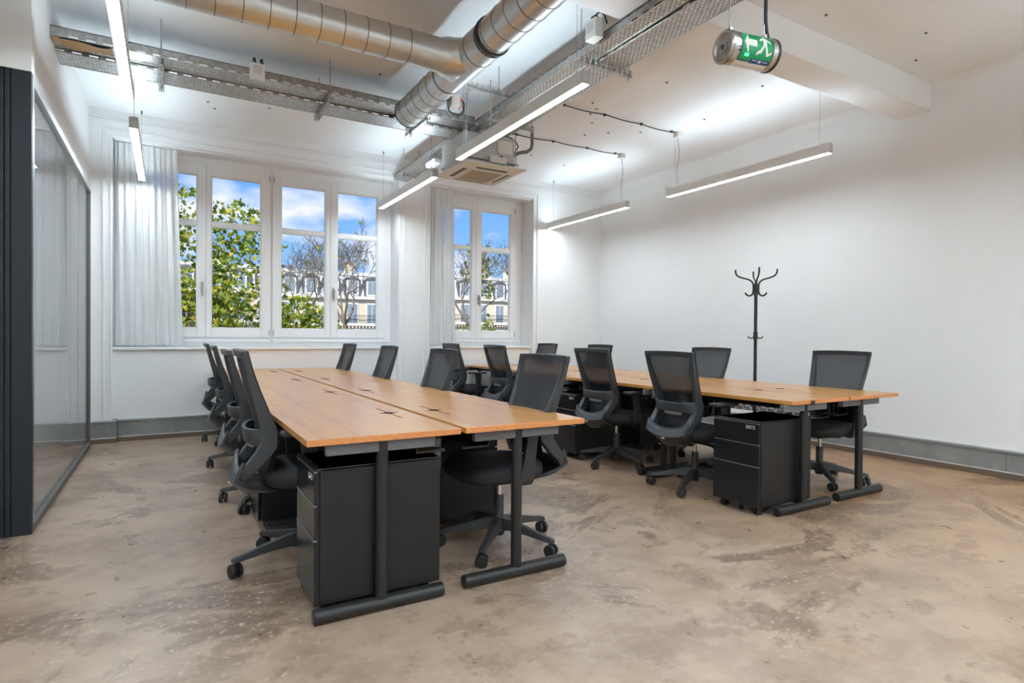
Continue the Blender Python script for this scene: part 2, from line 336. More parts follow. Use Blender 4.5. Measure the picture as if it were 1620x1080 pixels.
struct('wall_partition_side', MB().box(XB, -2.55, 4.215, 4.30, 0, 2.60), 'wall', 'white partition wall out to the side', 'wall')
# skirtings
def skirting(name, a, b_, n, h=.235, label='', cat='baseboard'):
    # a->b along the wall at the wall face, n = outward normal
    o = thing(name, label, cat); o['kind'] = 'structure'
    ax, ay = a; bx, by = b_; nx, ny = n; L = math.hypot(bx - ax, by - ay)
    def bar(nm, m_, d0, d1, z0, z1, s0=0, s1=L):
        tx, ty = (bx - ax) / L, (by - ay) / L; P = []
        for z in (z0, z1):
            for (s_, d) in ((s0, d0), (s1, d0), (s1, d1), (s0, d1)): P.append((ax + tx * s_ + nx * d, ay + ty * s_ + ny * d, z))
        return MB().add(P, [(0, 3, 2, 1), (4, 5, 6, 7), (0, 1, 5, 4), (1, 2, 6, 5), (2, 3, 7, 6), (3, 0, 4, 7)]).build(nm, m_, o, bevel=.003)
    k_ = max(1, round(L / 1.9))
    for i in range(k_): bar('board', 'baseboard', 0, .026, .045, h - .03, L * i / k_ + (.002 if i else 0), L * (i + 1) / k_ - (.002 if i < k_ - 1 else 0))
    bar('cap', 'baseboard', 0, .034, h - .03, h - .012); bar('cap_bead', 'baseboard_line', 0, .022, h - .012, h)
    bar('foot_bead', 'baseboard_line', 0, .032, .045, .055); bar('foot', 'floor_strip', 0, .042, 0, .045)
    return o
skirting('baseboard_right', (XR, YB), (XR, YW), (-1, 0), label='grey scuffed skirting along the coat-rack wall')
skirting('baseboard_left', (-.67, YW), (-.452, YW), (0, -1), label='short grey skirting block at the glass partition corner')
skirting('baseboard_window', (-.49 + .045, YN), (2.61, YN), (0, -1), label='grey skirting under the wide window bay')
skirting('baseboard_pier', (2.61, YW), (3.05, YW), (0, -1), label='grey skirting on the pier between the windows')
skirting('baseboard_narrow', (3.05, YN), (4.69, YN), (0, -1), label='grey skirting under the narrow window bay')
skirting('baseboard_corner', (4.69, YW), (XR - .03, YW), (0, -1), label='grey skirting in the far corner of the window wall')
MB().box(-.49, -.448, YW - .02, YN, .0, .235).build('return_block', 'dark_grey', bpy.data.objects['baseboard_window'], bevel=.003)
# architraves round the bays, picture rail, curtain track
for i, (x0, x1) in enumerate(BAYS):
    t = thing('trim_%d' % (i + 1), ['moulded white architrave round the wide window bay', 'moulded white architrave round the narrow window bay'][i], 'trim'); t['kind'] = 'structure'
    for (w0, w1, d) in ((.0, .022, .012), (.066, .086, .016)):
        b = MB(); b.box(x0 - w1, x0 - w0, YW - d, YW, .24 if i == 0 else .3, ZH + w1); b.box(x1 + w0, x1 + w1, YW - d, YW, .3, ZH + w1); b.box(x0 - w1, x1 + w1, YW - d - .001, YW, ZH + w0, ZH + w1)
        b.build('moulding', 'trim', t, bevel=.004)
    MB().box(x0 + .02, x1 - .02, YW + .03, YW + .055, ZH - .02, ZH).build('curtain_track', 'trim', t, bevel=.002)
    MB().box(x0, x1, YN - .03, 7.66, ZS - .03, ZS).build('window_board', 'trim', t, bevel=.006)
struct('trim_cornice', MB().box(XL, XR - .07, YW - .012, YW, 3.335, 3.35).box(XL, XR - .07, YW - .02, YW, 3.36, 3.372), 'trim', 'thin white cornice mouldings above the windows', 'trim', bevel=.003)

# ------------------------------------------------------------------ windows
YF = 7.70
def sash(parent, x0, x1, gx0, gx1, handle=None, z0=1.10, z1=3.10):
    gz0, gz1, t0, t1 = 1.205, 2.975, 2.392, 2.437; ya, yb = YF - .03, YF + .03
    b = MB(); b.box(x0, gx0, ya, yb, z0, z1); b.box(gx1, x1, ya, yb, z0, z1); b.box(gx0, gx1, ya, yb, z0, gz0); b.box(gx0, gx1, ya, yb, gz1, z1); b.box(gx0, gx1, ya + .012, yb - .01, t0, t1)
    o = b.build('sash', 'sash', parent, bevel=.005)
    for (a, c_) in ((gz0, t0), (t1, gz1)):
        b = MB()
        for q in ((gx0, gx0 + .012, a, c_), (gx1 - .012, gx1, a, c_), (gx0, gx1, a, a + .012), (gx0, gx1, c_ - .012, c_)): b.box(q[0], q[1], ya + .014, yb - .012, q[2], q[3])
        b.build('glazing_bead', 'sash', o)
        MB().box(gx0 + .01, gx1 - .01, YF + .002, YF + .008, a + .01, c_ - .01).build('pane', 'pane', o)
    if handle is not None:
        b = MB(); b.box(handle - .013, handle + .013, ya - .012, ya, 1.60, 1.74); b.cyl((handle, ya - .045, 1.70), (handle, ya, 1.70), .009, 10); b.box(handle - .010, handle + .010, ya - .055, ya - .038, 1.57, 1.715)
        b.build('handle', 'cap_steel', o, bevel=.003)
    return o
def window(name, label, fx0, fx1, leaves, hinges=()):
    t = thing(name, label, 'window'); t['kind'] = 'structure'
    xi0 = leaves[0][0]; xi1 = leaves[-1][1]; b = MB(); ya, yb = YF - .01, YF + .05
    b.box(fx0, xi0, ya, yb, ZS, ZH); b.box(xi1, fx1, ya, yb, ZS, ZH); b.box(xi0, xi1, ya, yb, ZS, 1.10); b.box(xi0, xi1, ya, yb, 3.10, ZH)
    b.build('frame', 'sash', t, bevel=.005)
    MB().box(fx0 + .02, fx1 - .02, ya - .03, ya, 1.045, 1.075).build('drip_rail', 'sash', t, bevel=.006)
    for l in leaves: sash(t, *l)
    for hx in hinges:
        for z in (1.16, 3.02): MB().cyl((hx, YF - .045, z - .035), (hx, YF - .045, z + .035), .008, 8).build('hinge', 'light_grey', t)
window('window_1', 'double casement behind the sheer curtain, filled with green foliage', -.49, 1.099, [(-.31, .39, -.24, .302, .352), (.392, 1.088, .443, .984)], (1.075,))
window('window_2', 'double casement next to the pier, showing a bare tree', 1.099, 2.61, [(1.11, 1.805, 1.208, 1.746), (1.807, 2.512, 1.89, 2.421, 1.845)], (1.125,))
window('window_3', 'narrow double casement in the small bay by the far corner', 3.05, 4.69, [(3.21, 3.893, 3.30, 3.822), (3.895, 4.56, 3.977, 4.473, 3.935)], (4.545,))

# ------------------------------------------------------------------ curtains
def curtain(name, label, x0, xt, xb, folds, ph):
    t = thing(name, label, 'curtain', group='sheer window curtains')
    def fn(u, v):
        x = x0 + (u * (xt - x0)) * (1 - v) + (u * (xb - x0)) * v; amp = .008 + .020 * min(1, v * 3)
        y = 7.455 + amp * math.sin(2 * PI * folds * u + ph + .9 * math.sin(5 * u + ph)) + .007 * math.sin(2 * PI * folds * 2.7 * u + 2 * v)
        x += .012 * math.sin(2 * PI * folds * u * 1.3 + 3 * v)
        return (x, y, 3.15 - v * (3.15 - 1.012))
    MB().grid(fn, 110, 26).build('cloth', 'sheer', t, smooth=180)
    def hd(u, v):
        p = fn(u, v * .045); return (p[0], p[1] - .004 - .006 * abs(math.sin(PI * folds * 2 * u)), p[2])
    MB().grid(hd, 110, 3).build('heading', 'sheer', t, smooth=180)
    def hm(u, v):
        p = fn(u, .955 + v * .045); return (p[0], p[1] - .004, p[2])
    MB().grid(hm, 110, 3).build('hem', 'sheer', t, smooth=180)
curtain('curtain', 'long white sheer curtain drawn back beside the glass partition', -.47, .09, .17, 8, .4)
curtain('curtain', 'narrow white sheer curtain at the small window by the pier', 3.08, 3.44, 3.47, 6, 1.7)

# ------------------------------------------------------------------ desks
DL = 1.27; DW = .650; DH = .735; DT = .026
def make_desk(name, side, basket, DL, DW):
    # local: x from 0 (outer edge, sitter) .. DW (mid seam) ; y 0..DL ; side = offset of the leg frame
    t = empty(name)
    b = MB(); b.box(0, DW, 0, DL, DH - DT, DH); me = b.build('desktop', ['wood', 'wood_end'], t, bevel=.002)
    for p in me.data.polygons:
        if abs(p.normal.y) > .9: p.material_index = 1
    # cable slot: long slit with a swivelling flap
    b = MB(); b.box(DW - .118, DW - .112, DL / 2 - .20, DL / 2 + .20, DH - .001, DH + .0008)
    b.prism([(DW - .115 + .026 * math.cos(a), DL / 2 + .030 * math.sin(a)) for a in [2 * PI * i / 14 for i in range(14)]], DH - .001, DH + .0012)
    b.prism([(DW - .115 + .05 * math.cos(a), DL / 2 + .009 * math.sin(a)) for a in [2 * PI * i / 12 for i in range(12)]], DH - .001, DH + .0010)
    b.build('cable_flap', 'slot', t)
    for yy in (.045, DL - .06):
        cx = side + DW * .5; b = MB()
        b.tube([(cx, yy, .05), (cx, yy, DH - DT)], .026, 16)
        lg = b.build('leg', 'black_metal', t, smooth=40)
        MB().cyl((cx - .275, yy, .030), (cx + .275, yy, .030), .030, 18).build('foot', 'black_metal', lg, smooth=40, bevel=.003)
        MB().box(cx - .23, cx + .23, yy - .018, yy + .018, DH - DT - .048, DH - DT - .002).build('top_bar', 'dark_grey', lg, bevel=.004)
        if yy < .1 and (basket or side > 0):
            b = MB(); b.box(cx + .005, cx + .045, -.006, yy, DH - DT - .006, DH - DT + .022); b.build('clamp', 'black_metal', lg, bevel=.002)
    MB().box(side + DW * .5 - .02, side + DW * .5 + .02, .06, DL - .07, DH - DT - .05, DH - DT - .012).build('beam', 'black_metal', t, bevel=.003)
    if basket:
        b = MB(); x0, x1, z0, z1 = DW - .20, DW - .03, .585, .69
        for j in range(15):
            y = .12 + j * (DL - .26) / 14; b.tube([(x0, y, z1), (x0, y, z0), (x1, y, z0), (x1, y, z1)], .0032, 5)
        for (x, z) in ((x0, z1), (x0, (z0 + z1) / 2), (x0, z0), ((x0 + x1) / 2, z0), (x1, z0), (x1, (z0 + z1) / 2), (x1, z1)): b.tube([(x, .12, z), (x, DL - .14, z)], .0032, 5)
        b.build('wire_basket', 'black_metal', t)
    else:
        MB().box(DW - .17, DW - .03, .10, DL - .10, .62, .63).box(DW - .17, DW - .162, .10, DL - .10, .62, .69).build('cable_tray', 'black_metal', t, bevel=.002)
        MB().box(DW - .06, DW - .025, .16, .20, .53, .67).build('power_box', 'dark_grey', t, bevel=.003)
    return t
ORD = ['first', 'second', 'third', 'fourth']
ROWS = {  # row key: (x of outer edges), y starts, leg frame shift
    'front': dict(xl=.46, xr=1.785, ys=[2.32 + 1.269 * i for i in range(4)], off=[0] * 4, sh=(-.015, .03), W=.65, L=1.264, name='front bench'),
    'rack': dict(xl=3.44, xr=4.72, ys=[2.315, 3.577, 4.842, 6.104], off=[0, 0, .14, .14], sh=(-.125, .10), W=.626, L=1.257, name='coat-rack bench')}
SIDES = {('front', 0): 'glass-wall half', ('front', 1): 'aisle half', ('rack', 0): 'aisle half', ('rack', 1): 'coat-rack half'}
for rk, rw in ROWS.items():
    DLr = rw['L']; pl = make_desk('desk', rw['sh'][0], rk == 'rack', DLr, rw['W']); pr_ = make_desk('desk', rw['sh'][1], rk == 'rack', DLr, rw['W'])
    for i in range(4):
        for sd_ in (0, 1):
            src = (pl, pr_)[sd_]; lab = 'honey-coloured wood desk on black T-legs, %s from the camera, %s of the %s' % (ORD[i], SIDES[(rk, sd_)], rw['name'])
            o = src if i == 0 else copy_tree(src)
            tag(o, lab, 'desk', 'desks of the ' + rw['name'])
            y = rw['ys'][i]
            if sd_ == 0: o.location = (rw['xl'] + rw['off'][i], y, 0)
            else: o.location = (rw['xr'] + rw['off'][i], y + DLr, 0); o.rotation_euler = (0, 0, PI)

# ------------------------------------------------------------------ drawer pedestals  (local: front at x=0 facing -x, width along y)
def make_ped():
    t = empty('drawer_pedestal'); D, Wd, H0, H1 = .54, .36, .055, .605
    MB().box(.022, D, 0, Wd, H0, H1).build('body', 'black_ped', t, bevel=.004)
    MB().box(.012, .024, .008, Wd - .008, H0 + .01, H1 - .015).build('recess', 'hollow', t)
    zs = [(H0 + .002, .315), (.322, .455), (.462, .590)]
    for q, (a, b_) in enumerate(zs):
        d = MB().box(0, .014, .002, Wd - .002, a, b_).build('drawer', 'ped_front', t, bevel=.002)
        MB().box(-.002, .012, .004, Wd - .004, b_ - .0005, b_ + .003).build('handle_lip', 'alu', d)
        if q == 2:
            lk = MB().box(-.004, .0, .030, .100, .555, .578).build('lock', 'grey_plastic', d, bevel=.003)
            MB().lathe([(.008, 0), (.008, -.008), (.004, -.009)], 14, (-.004, .048, .566), 'x').build('lock_cylinder', 'chrome', d, smooth=40)
    MB().box(.0, D, 0, Wd, H1 - .012, H1).build('top', 'black_ped', t, bevel=.003)
    for (x, y) in ((.06, .05), (.06, Wd - .05), (D - .06, .05), (D - .06, Wd - .05)):
        b = MB(); b.lathe([(.006, -.018), (.024, -.016), (.024, -.005), (.008, -.003), (.008, .003), (.024, .005), (.024, .016), (.006, .018)], 16, (x, y, .024), 'y'); b.box(x - .012, x + .012, y - .004, y + .004, .03, .057)
        b.build('caster', 'rubber', t, smooth=40)
    b = MB(); b.lathe([(.005, -.01), (.018, -.009), (.018, .009), (.005, .01)], 12, (.06, Wd / 2, .018), 'y'); b.box(.05, .07, Wd / 2 - .01, Wd / 2 + .01, .02, .057); b.build('anti_tip_wheel', 'rubber', t, smooth=40)
    return t
pd0 = make_ped(); first = True
PEDS = [  # x_front, y0, facing(-1: front to -x, +1: front to +x), row, idx, side
    (.505, 2.395, -1, 'front', 0, 0), (.455, 3.65, -1, 'front', 1, 0), (.50, 4.95, -1, 'front', 2, 0), (.50, 6.23, -1, 'front', 3, 0),
    (1.755, 3.15, 1, 'front', 0, 1), (1.74, 4.42, 1, 'front', 1, 1), (1.74, 5.75, 1, 'front', 2, 1),
    (3.225, 2.395, -1, 'rack', 0, 0), (3.235, 4.34, -1, 'rack', 1, 0), (3.62, 4.98, -1, 'rack', 2, 0), (3.58, 6.28, -1, 'rack', 3, 0),
    (4.62, 4.40, 1, 'rack', 1, 1), (4.78, 5.05, 1, 'rack', 2, 1)]
for (x, y, fd, rk, i, sd_) in PEDS:
    o = pd0 if first else copy_tree(pd0); first = False
    tag(o, 'black three-drawer pedestal under the %s desk from the camera, %s of the %s' % (ORD[i], SIDES[(rk, sd_)], ROWS[rk]['name']), 'drawer unit', 'drawer pedestals under the desks')
    if fd < 0: o.location = (x, y, 0); o.rotation_euler = (0, 0, 0)
    else: o.location = (x, y + .36, 0); o.rotation_euler = (0, 0, PI)

# ------------------------------------------------------------------ office chairs (local: faces +x, base centre at origin)
def make_chair():
    t = empty('office_chair')
    # five-star base
    MB().lathe([(.020, .055), (.030, .06), (.034, .10), (.036, .135), (.032, .15), (.029, .155)], 18).build('base_hub', 'black_plastic', t, smooth=40)
    MB().lathe([(.0265, .065), (.0265, .27), (.024, .275)], 18).build('column_sleeve', 'black_plastic', t, smooth=40)
    MB().lathe([(.014, .27), (.014, .375)], 14).build('gas_piston', 'chrome', t, smooth=40)
    for q in range(5):
        a = 2 * PI * q / 5; ca, sa = math.cos(a), math.sin(a)
        def pt(r, w, z): return (r * ca - w * sa, r * sa + w * ca, z)
        secs = []
        for (r, w, zt, zb) in ((.02, .033, .155, .080), (.07, .029, .152, .096), (.17, .024, .130, .090), (.27, .021, .106, .078), (.325, .020, .095, .070), (.339, .015, .088, .072)):
            secs.append([pt(r, -w, zb), pt(r, w, zb), pt(r, w * .62, zt), pt(r, -w * .62, zt)])
        lg = MB().loft(secs).build('base_leg', 'black_plastic', t, bevel=.004)
        b = MB(); b.tube([pt(.322, 0, .078), pt(.322, 0, .045)], .009, 8)
        tw = a + .7 * ((q * 37) % 5 - 2); cs, sn = math.cos(tw), math.sin(tw); c0 = pt(.322, 0, .0322)
        prof = [(.005, -.026), (.028, -.026), (.032, -.022), (.032, -.008), (.010, -.006), (.010, .006), (.032, .008), (.032, .022), (.028, .026), (.005, .026)]
        secs = []
        for (r, h) in prof:
            secs.append([(c0[0] + h * (-sn) + r * math.cos(g) * cs, c0[1] + h * cs + r * math.cos(g) * sn, c0[2] + r * math.sin(g)) for g in [2 * PI * i / 16 for i in range(16)]])
        b.loft(secs); cst = b.build('caster', 'rubber', lg, smooth=40)
    # mechanism, lever
    MB().box(-.11, .10, -.075, .075, .352, .392).build('tilt_mechanism', 'black_plastic', t, bevel=.012)
    MB().tube([(.02, -.07, .365), (.03, -.20, .36), (.03, -.27, .35), (.03, -.275, .325)], .005, 6).build('height_lever', 'black_metal', t, smooth=60)
    # seat cushion
    N = 28; secs = []
    for (sc, z) in ((.80, .388), (.93, .392), (.99, .412), (1.0, .435), (.985, .458), (.93, .473), (.80, .480), (.5, .481)):
        ring = []
        for i in range(N):
            g = 2 * PI * i / N; cx_, sy_ = math.cos(g), math.sin(g); e = .62
            x = .245 * math.copysign(abs(cx_) ** e, cx_); y = .252 * math.copysign(abs(sy_) ** e, sy_)
            zz = z - (.022 * max(0, (x - .12) / .125) ** 2 if z > .43 else 0)
            ring.append((.040 + x * sc, y * sc * (1 - .10 * max(0, -x / .245)), zz))
        secs.append(ring)
    MB().loft(secs).build('seat', 'seat_fabric', t, smooth=60)
    # back frame: two rails, top rail, collar, chin plate
    prof = [(-.290, 1.030, .238, .026, .026), (-.272, .95, .232, .030, .026), (-.243, .85, .221, .040, .028), (-.205, .74, .207, .056, .030), (-.178, .655, .198, .074, .032),
            (-.180, .60, .198, .078, .038), (-.222, .54, .202, .062, .044), (-.272, .485, .200, .050, .052), (-.300, .45, .188, .046, .06)]
    b = MB()
    for s_ in (-1, 1):
        secs = []
        for i, (x, z, w, d, th) in enumerate(prof):
            p0 = prof[max(i - 1, 0)]; p1 = prof[min(i + 1, len(prof) - 1)]; tx, tz = p1[0] - p0[0], p1[1] - p0[1]; L = math.hypot(tx, tz); nx, nz_ = -tz / L, tx / L
            yo, yi = s_ * w, s_ * (w - th)
            secs.append([(x + nx * d / 2, yo, z + nz_ * d / 2), (x + nx * d / 2, yi, z + nz_ * d / 2), (x - nx * d / 2, yi, z - nz_ * d / 2), (x - nx * d / 2, yo, z - nz_ * d / 2)])
        b.loft(secs)
    secs = []
    for i in range(9):
        y = -.238 + .476 * i / 8; dx = -.022 * (1 - (y / .238) ** 2); dz = .006 * (1 - (y / .238) ** 2)
        secs.append([(-.303 + dx, y, 1.034 + dz), (-.277 + dx, y, 1.034 + dz), (-.272 + dx, y, .998 + dz), (-.297 + dx, y, .998 + dz)])
    b.loft(secs); fr = b.build('back_frame', 'frame_plastic', t, bevel=.006)
    def col(u, v):
        y = -.190 + .38 * u; k_ = 1 - (y / .19) ** 2; return (-.208 - .062 * k_ ** .6 - .006 * v, y, .592 + .012 * k_ + v * (.084 - .020 * k_))
    MB().grid(col, 12, 2).build('collar', 'frame_plastic', fr, solid=.018, bevel=.004, smooth=50)
    def chin(u, v):
        s_ = -1 + 2 * u; e = abs(s_) ** 2.2
        top = Vector((-.296 + .008 * e, .196 * s_, .478 + .050 * e)); mid = Vector((-.334 + .02 * e, .194 * s_, .420 + .03 * e)); bot = Vector((-.268 + .01 * e, .176 * s_, .345 + .070 * abs(s_) ** 1.4)); un = Vector((-.10, .09 * s_, .352))
        q = v * 3
        if q <= 1: r_ = top.lerp(mid, q)
        elif q <= 2: r_ = mid.lerp(bot, q - 1)
        else: r_ = bot.lerp(un, q - 2)
        return tuple(r_)
    MB().grid(chin, 14, 6).build('chin_plate', 'frame_plastic', fr, solid=.016, smooth=35)
    MB().box(-.342, -.330, -.013, .013, .402, .412).build('badge', 'light_grey', fr)
    # stretched mesh
    fp = [(-.274, 1.034, .241), (-.253, .95, .235), (-.219, .85, .224), (-.175, .74, .210), (-.139, .655, .201), (-.138, .60, .197), (-.150, .54, .192), (-.168, .475, .186)]
    def fab(u, v):
        q = v * (len(fp) - 1); i = min(int(q), len(fp) - 2); f_ = q - i; x, z, w = [fp[i][j] * (1 - f_) + fp[i + 1][j] * f_ for j in range(3)]; s_ = -1 + 2 * u
        return (x - .026 * (1 - s_ * s_) * min(1, v * 4 + .4), s_ * w, z)
    MB().grid(fab, 12, 21).build('back_mesh', 'mesh_fabric', t, smooth=180)
    # dense lower back pad behind the mesh and lumbar bar
    def pad(u, v): p = fab(.06 + .88 * u, .70 + .30 * v); return (p[0] - .012, p[1], p[2])
    MB().grid(pad, 10, 6).build('lower_pad', 'seat_fabric', t, smooth=180)
    def lum(u, v):
        y = -.085 + .17 * u; return (-.232 - .02 * (1 - (y / .085) ** 2), y, .575 + .035 * v)
    MB().grid(lum, 8, 1).build('lumbar_support', 'grey_plastic', t, solid=.016, bevel=.004)
    for s_ in (-1, 1):
        secs = []
        for (x, z, w, y) in ((-.02, .385, .030, .20), (.00, .385, .040, .262), (.00, .41, .042, .278), (-.015, .52, .034, .284), (-.03, .62, .030, .284), (-.03, .655, .045, .284)):
            secs.append([(x - w, s_ * (y - .012), z), (x + w, s_ * (y - .012), z), (x + w, s_ * (y + .012), z), (x - w, s_ * (y + .012), z)])
        ar = MB().loft(secs).build('armrest', 'black_plastic', t, bevel=.006)
        MB().box(-.145, .095, s_ * .284 - .042, s_ * .284 + .042, .650, .675).build('arm_pad', 'black_plastic', ar, bevel=.012, seg=3)
    return t
ch0 = make_chair()
CHAIRS = [  # x, y, facing deg, base angle, row, idx, side
    (.595, 3.07, -2, 190, 'front', 0, 0), (.63, 4.29, -1, 158, 'front', 1, 0), (.64, 5.58, -4, 176, 'front', 2, 0), (.65, 6.86, -2, 160, 'front', 3, 0),
    (1.565, 2.79, 180, 226, 'front', 0, 1), (1.56, 4.17, 180, 300, 'front', 1, 1), (1.56, 5.47, 178, 280, 'front', 2, 1), (1.56, 6.88, 180, 250, 'front', 3, 1),
    (3.45, 3.12, 0, 206, 'rack', 0, 0), (3.48, 4.06, 0, 196, 'rack', 1, 0), (3.48, 5.83, 0, 190, 'rack', 2, 0), (3.48, 7.02, 0, 200, 'rack', 3, 0),
    (4.50, 2.79, 180, 300, 'rack', 0, 1), (4.50, 4.13, 180, 280, 'rack', 1, 1), (4.56, 5.98, 180, 290, 'rack', 2, 1), (4.46, 7.05, 180, 270, 'rack', 3, 1)]
SIDE2 = {('front', 0): 'glass-wall side', ('front', 1): 'aisle side', ('rack', 0): 'aisle side', ('rack', 1): 'coat-rack side'}
for n_, (x, y, fd, ba, rk, i, sd_) in enumerate(CHAIRS):
    o = ch0 if n_ == len(CHAIRS) - 1 else copy_tree(ch0)
    tag(o, 'black mesh office chair, %s from the camera, %s of the %s' % (ORD[i], SIDE2[(rk, sd_)], ROWS[rk]['name']), 'chair', 'mesh office chairs at the benches')
    o.location = (x, y, 0); o.rotation_euler = (0, 0, R(fd))
    for c_ in o.children:
        if c_.name.split('.')[0] in ('base_leg',): c_.rotation_euler = (0, 0, R(ba - fd))
        elif n_ == 0 and c_.name.split('.')[0] not in ('base_hub', 'column_sleeve', 'gas_piston'): c_.location.z = .03   # raised seat

# ------------------------------------------------------------------ linear pendant lamps
def lamp(x, y0, y1, label, wires=None, rose=False):
    t = thing('pendant_lamp', label, 'lamp', (x, 0, 0), group='white linear pendant lamps'); z0, z1 = 2.752, 2.842; w = .031
    b = MB(); b.box(-w, -w + .004, y0, y1, z0 - .002, z1 - .004); b.box(w - .004, w, y0, y1, z0 - .002, z1 - .004); b.box(-w + .004, w - .004, y0, y1, z0 + .006, z1 - .012)
    b.build('housing', 'white_paint', t)
    for (a, b_) in ((y0 - .003, y0), (y1, y1 + .003)): MB().box(-w, w, a, b_, z0 - .002, z1 - .003).build('end_cap', 'light_grey', t)
    MB().box(-w + .004, w - .004, y0 + .002, y1 - .002, z0, z0 + .005).build('diffuser', 'diffuser', t)
    MB().box(-w + .006, w - .006, y0 + .03, y1 - .03, z1 - .011, z1 - .007).build('added_uplight', 'added_glow_up', t)  # added glowing top, lights the ceiling
    for q, yy in enumerate((y0 + .10, y1 - .10)):
        MB().tube([(0, yy, z1 - .008), (0, yy, ZC)], .0016, 5).build('wire', 'zinc_rod', t)
        MB().lathe([(.006, z1 - .008), (.006, z1 + .022), (.003, z1 + .03)], 8, (0, yy, 0)).build('gripper', 'zinc_rod', t)
        MB().lathe([(.006, ZC - .035), (.008, ZC - .01), (.008, ZC)], 8, (0, yy, 0)).build('anchor', 'dark_grey', t)
    if rose:
        yy = rose; MB().box(-.035, .035, yy - .035, yy + .035, ZC - .06, ZC).build('ceiling_rose', 'white_paint', t, bevel=.005)
        pts = [(.0, yy, ZC - .06)] + [(.012 * math.sin(i * .9), yy - .01 + .01 * math.cos(i), ZC - .06 - (ZC - .06 - z1) * i / 8) for i in range(1, 8)] + [(0, yy - .03, z1 - .008)]
        MB().tube(pts, .0028, 6).build('flex', 'dark_grey', t, smooth=90)
    return t
lamp(-.23, 2.98, 4.88, 'linear white lamp cut by the top edge, above the glass partition')
lamp(-.228, 5.51, 7.34, 'linear white lamp in front of the long sheer curtain')
lamp(2.303, 3.01, 4.91, 'linear white lamp in the middle, in front of the ceiling air unit')
lamp(2.353, 5.57, 7.33, 'linear white lamp in front of the pier between the windows')
lamp(4.975, 3.02, 4.94, 'longest-looking linear white lamp, above the coat rack', rose=4.80)
lamp(4.95, 5.60, 7.33, 'linear white lamp in the far corner beside the narrow window', rose=5.72)
for (x, y0, n_) in ((-.23, -.7, 'over the entrance end of the glass-wall aisle'), (2.3, -.7, 'behind the viewpoint in the middle'), (4.97, -.7, 'behind the viewpoint by the coat-rack wall'),
                (-2.6, .4, 'out to the side in front of the black panel'), (2.3, -3.0, 'farthest back in the middle'), (4.97, -3.0, 'farthest back by the coat-rack wall'), (-2.6, -2.4, 'farthest back to the side'), (-1.4, -2.7, 'farthest back, second from the side wall'), (.9, -2.9, 'farthest back, left of the middle'), (3.6, -2.9, 'farthest back, right of the middle'), (-1.4, -.6, 'behind the viewpoint near the side wall'), (1.0, -.75, 'directly overhead of the viewpoint'), (3.6, -.75, 'behind the viewpoint, second from the coat-rack wall')):
    lamp(x, y0, y0 + 1.9, 'added unseen fill lamp ' + n_)  # lamps added out of view to raise the room brightness
lamp(-1.9, 5.0, 6.9, 'added fill lamp inside the room behind the glass')  # added to brighten the space behind the partition

# ------------------------------------------------------------------ cable trays (local: length along x, width along y, base at z=0)
def tray(name, label, loc, rz, L, Wd, h=.06, group='perforated cable trays'):
    t = thing(name, label, 'cable tray', loc, rz, group)
    MB().grid(lambda u, v: (u * L, v * Wd, 0), 1, 1).build('base_plate', 'tray_base', t, solid=.0015)
    for y in (0, Wd):
        MB().grid(lambda u, v: (u * L, y, v * h), 1, 1).build('side_rail', 'tray_side', t, solid=.0015)
        MB().box(0, L, y - .006, y + .006, h, h + .003).build('rolled_lip', 'seam', t)
        MB().box(0, L, y - .004, y + .004, -.004, .003).build('corner_fold', 'steel', t)
    return t
tray('cable_tray', 'galvanised cable tray from the glass wall, side nearer the camera', (-.69, 5.07, 3.175), 0, 3.24, .185)
tray('cable_tray', 'galvanised cable tray from the glass wall, side nearer the windows', (-.69, 5.272, 3.148), 0, 3.21, .245)
tray('cable_tray', 'narrow galvanised tray running above the middle lamp', (2.665, -2.6, 3.135), PI / 2, 7.85, .120)
tray('cable_tray', 'wide galvanised tray above the middle lamp, facing the exit light', (2.905, -2.6, 3.118), PI / 2, 7.95, .225)
tray('cable_tray', 'short galvanised tray end reaching the pier between the windows', (2.70, 5.62, 3.145), PI / 2, 1.72, .175)
def hanger(label, x0, x1, y, z, rods, along='x'):
    t = thing('strut_hanger', label, 'tray hanger', group='slotted strut hangers')
    b = MB()
    if along == 'x': b.box(x0, x1, y - .02, y + .02, z - .021, z - .018).box(x0, x1, y - .02, y - .018, z - .021, z + .02).box(x0, x1, y + .018, y + .02, z - .021, z + .02)
    else: b.box(y - .02, y + .02, x0, x1, z - .021, z - .018).box(y - .02, y - .018, x0, x1, z - .021, z + .02).box(y + .018, y + .02, x0, x1, z - .021, z + .02)
    b.build('strut', 'tray_strut', t)
    for r_ in rods:
        p = (r_, y) if along == 'x' else (y, r_)
        MB().tube([(p[0], p[1], z - .05), (p[0], p[1], ZC)], .004, 6).build('threaded_rod', 'zinc_rod', t)
        MB().lathe([(.009, z - .03), (.009, z - .021)], 6, (p[0], p[1], 0)).build('nut', 'zinc_rod', t)
    return t
perforated('tray_strut', (0.52, 0.51, 0.49), 0, 1, 0.05, 0.04, 0.5, 0.4)
for (x, n_) in ((-.04, 'near the glass wall'), (1.18, 'between the junction box and the round duct'), (2.05, 'just before the air unit')):
    hanger('slotted steel hanger under the cable trays ' + n_, 5.02, 5.58, x, 3.122, (5.05, 5.46), 'y')
for (y, n_) in ((-1.2, 'behind the viewpoint'), (1.0, 'close to the viewpoint'), (3.35, 'beside the end of the middle lamp'), (4.70, 'beside the drain pipe')):
    hanger('slotted steel hanger under the lengthwise trays ' + n_, 2.50, 2.99, y, 3.092, (2.52, 2.96), 'x')
hanger('slotted steel hanger under the short tray by the pier', 2.50, 2.74, 6.95, 3.12, (2.52, 2.72), 'x')
hanger('slotted steel strut between the round duct and the lengthwise trays', 1.95, 2.72, 4.42, 3.23, (2.45,), 'x')

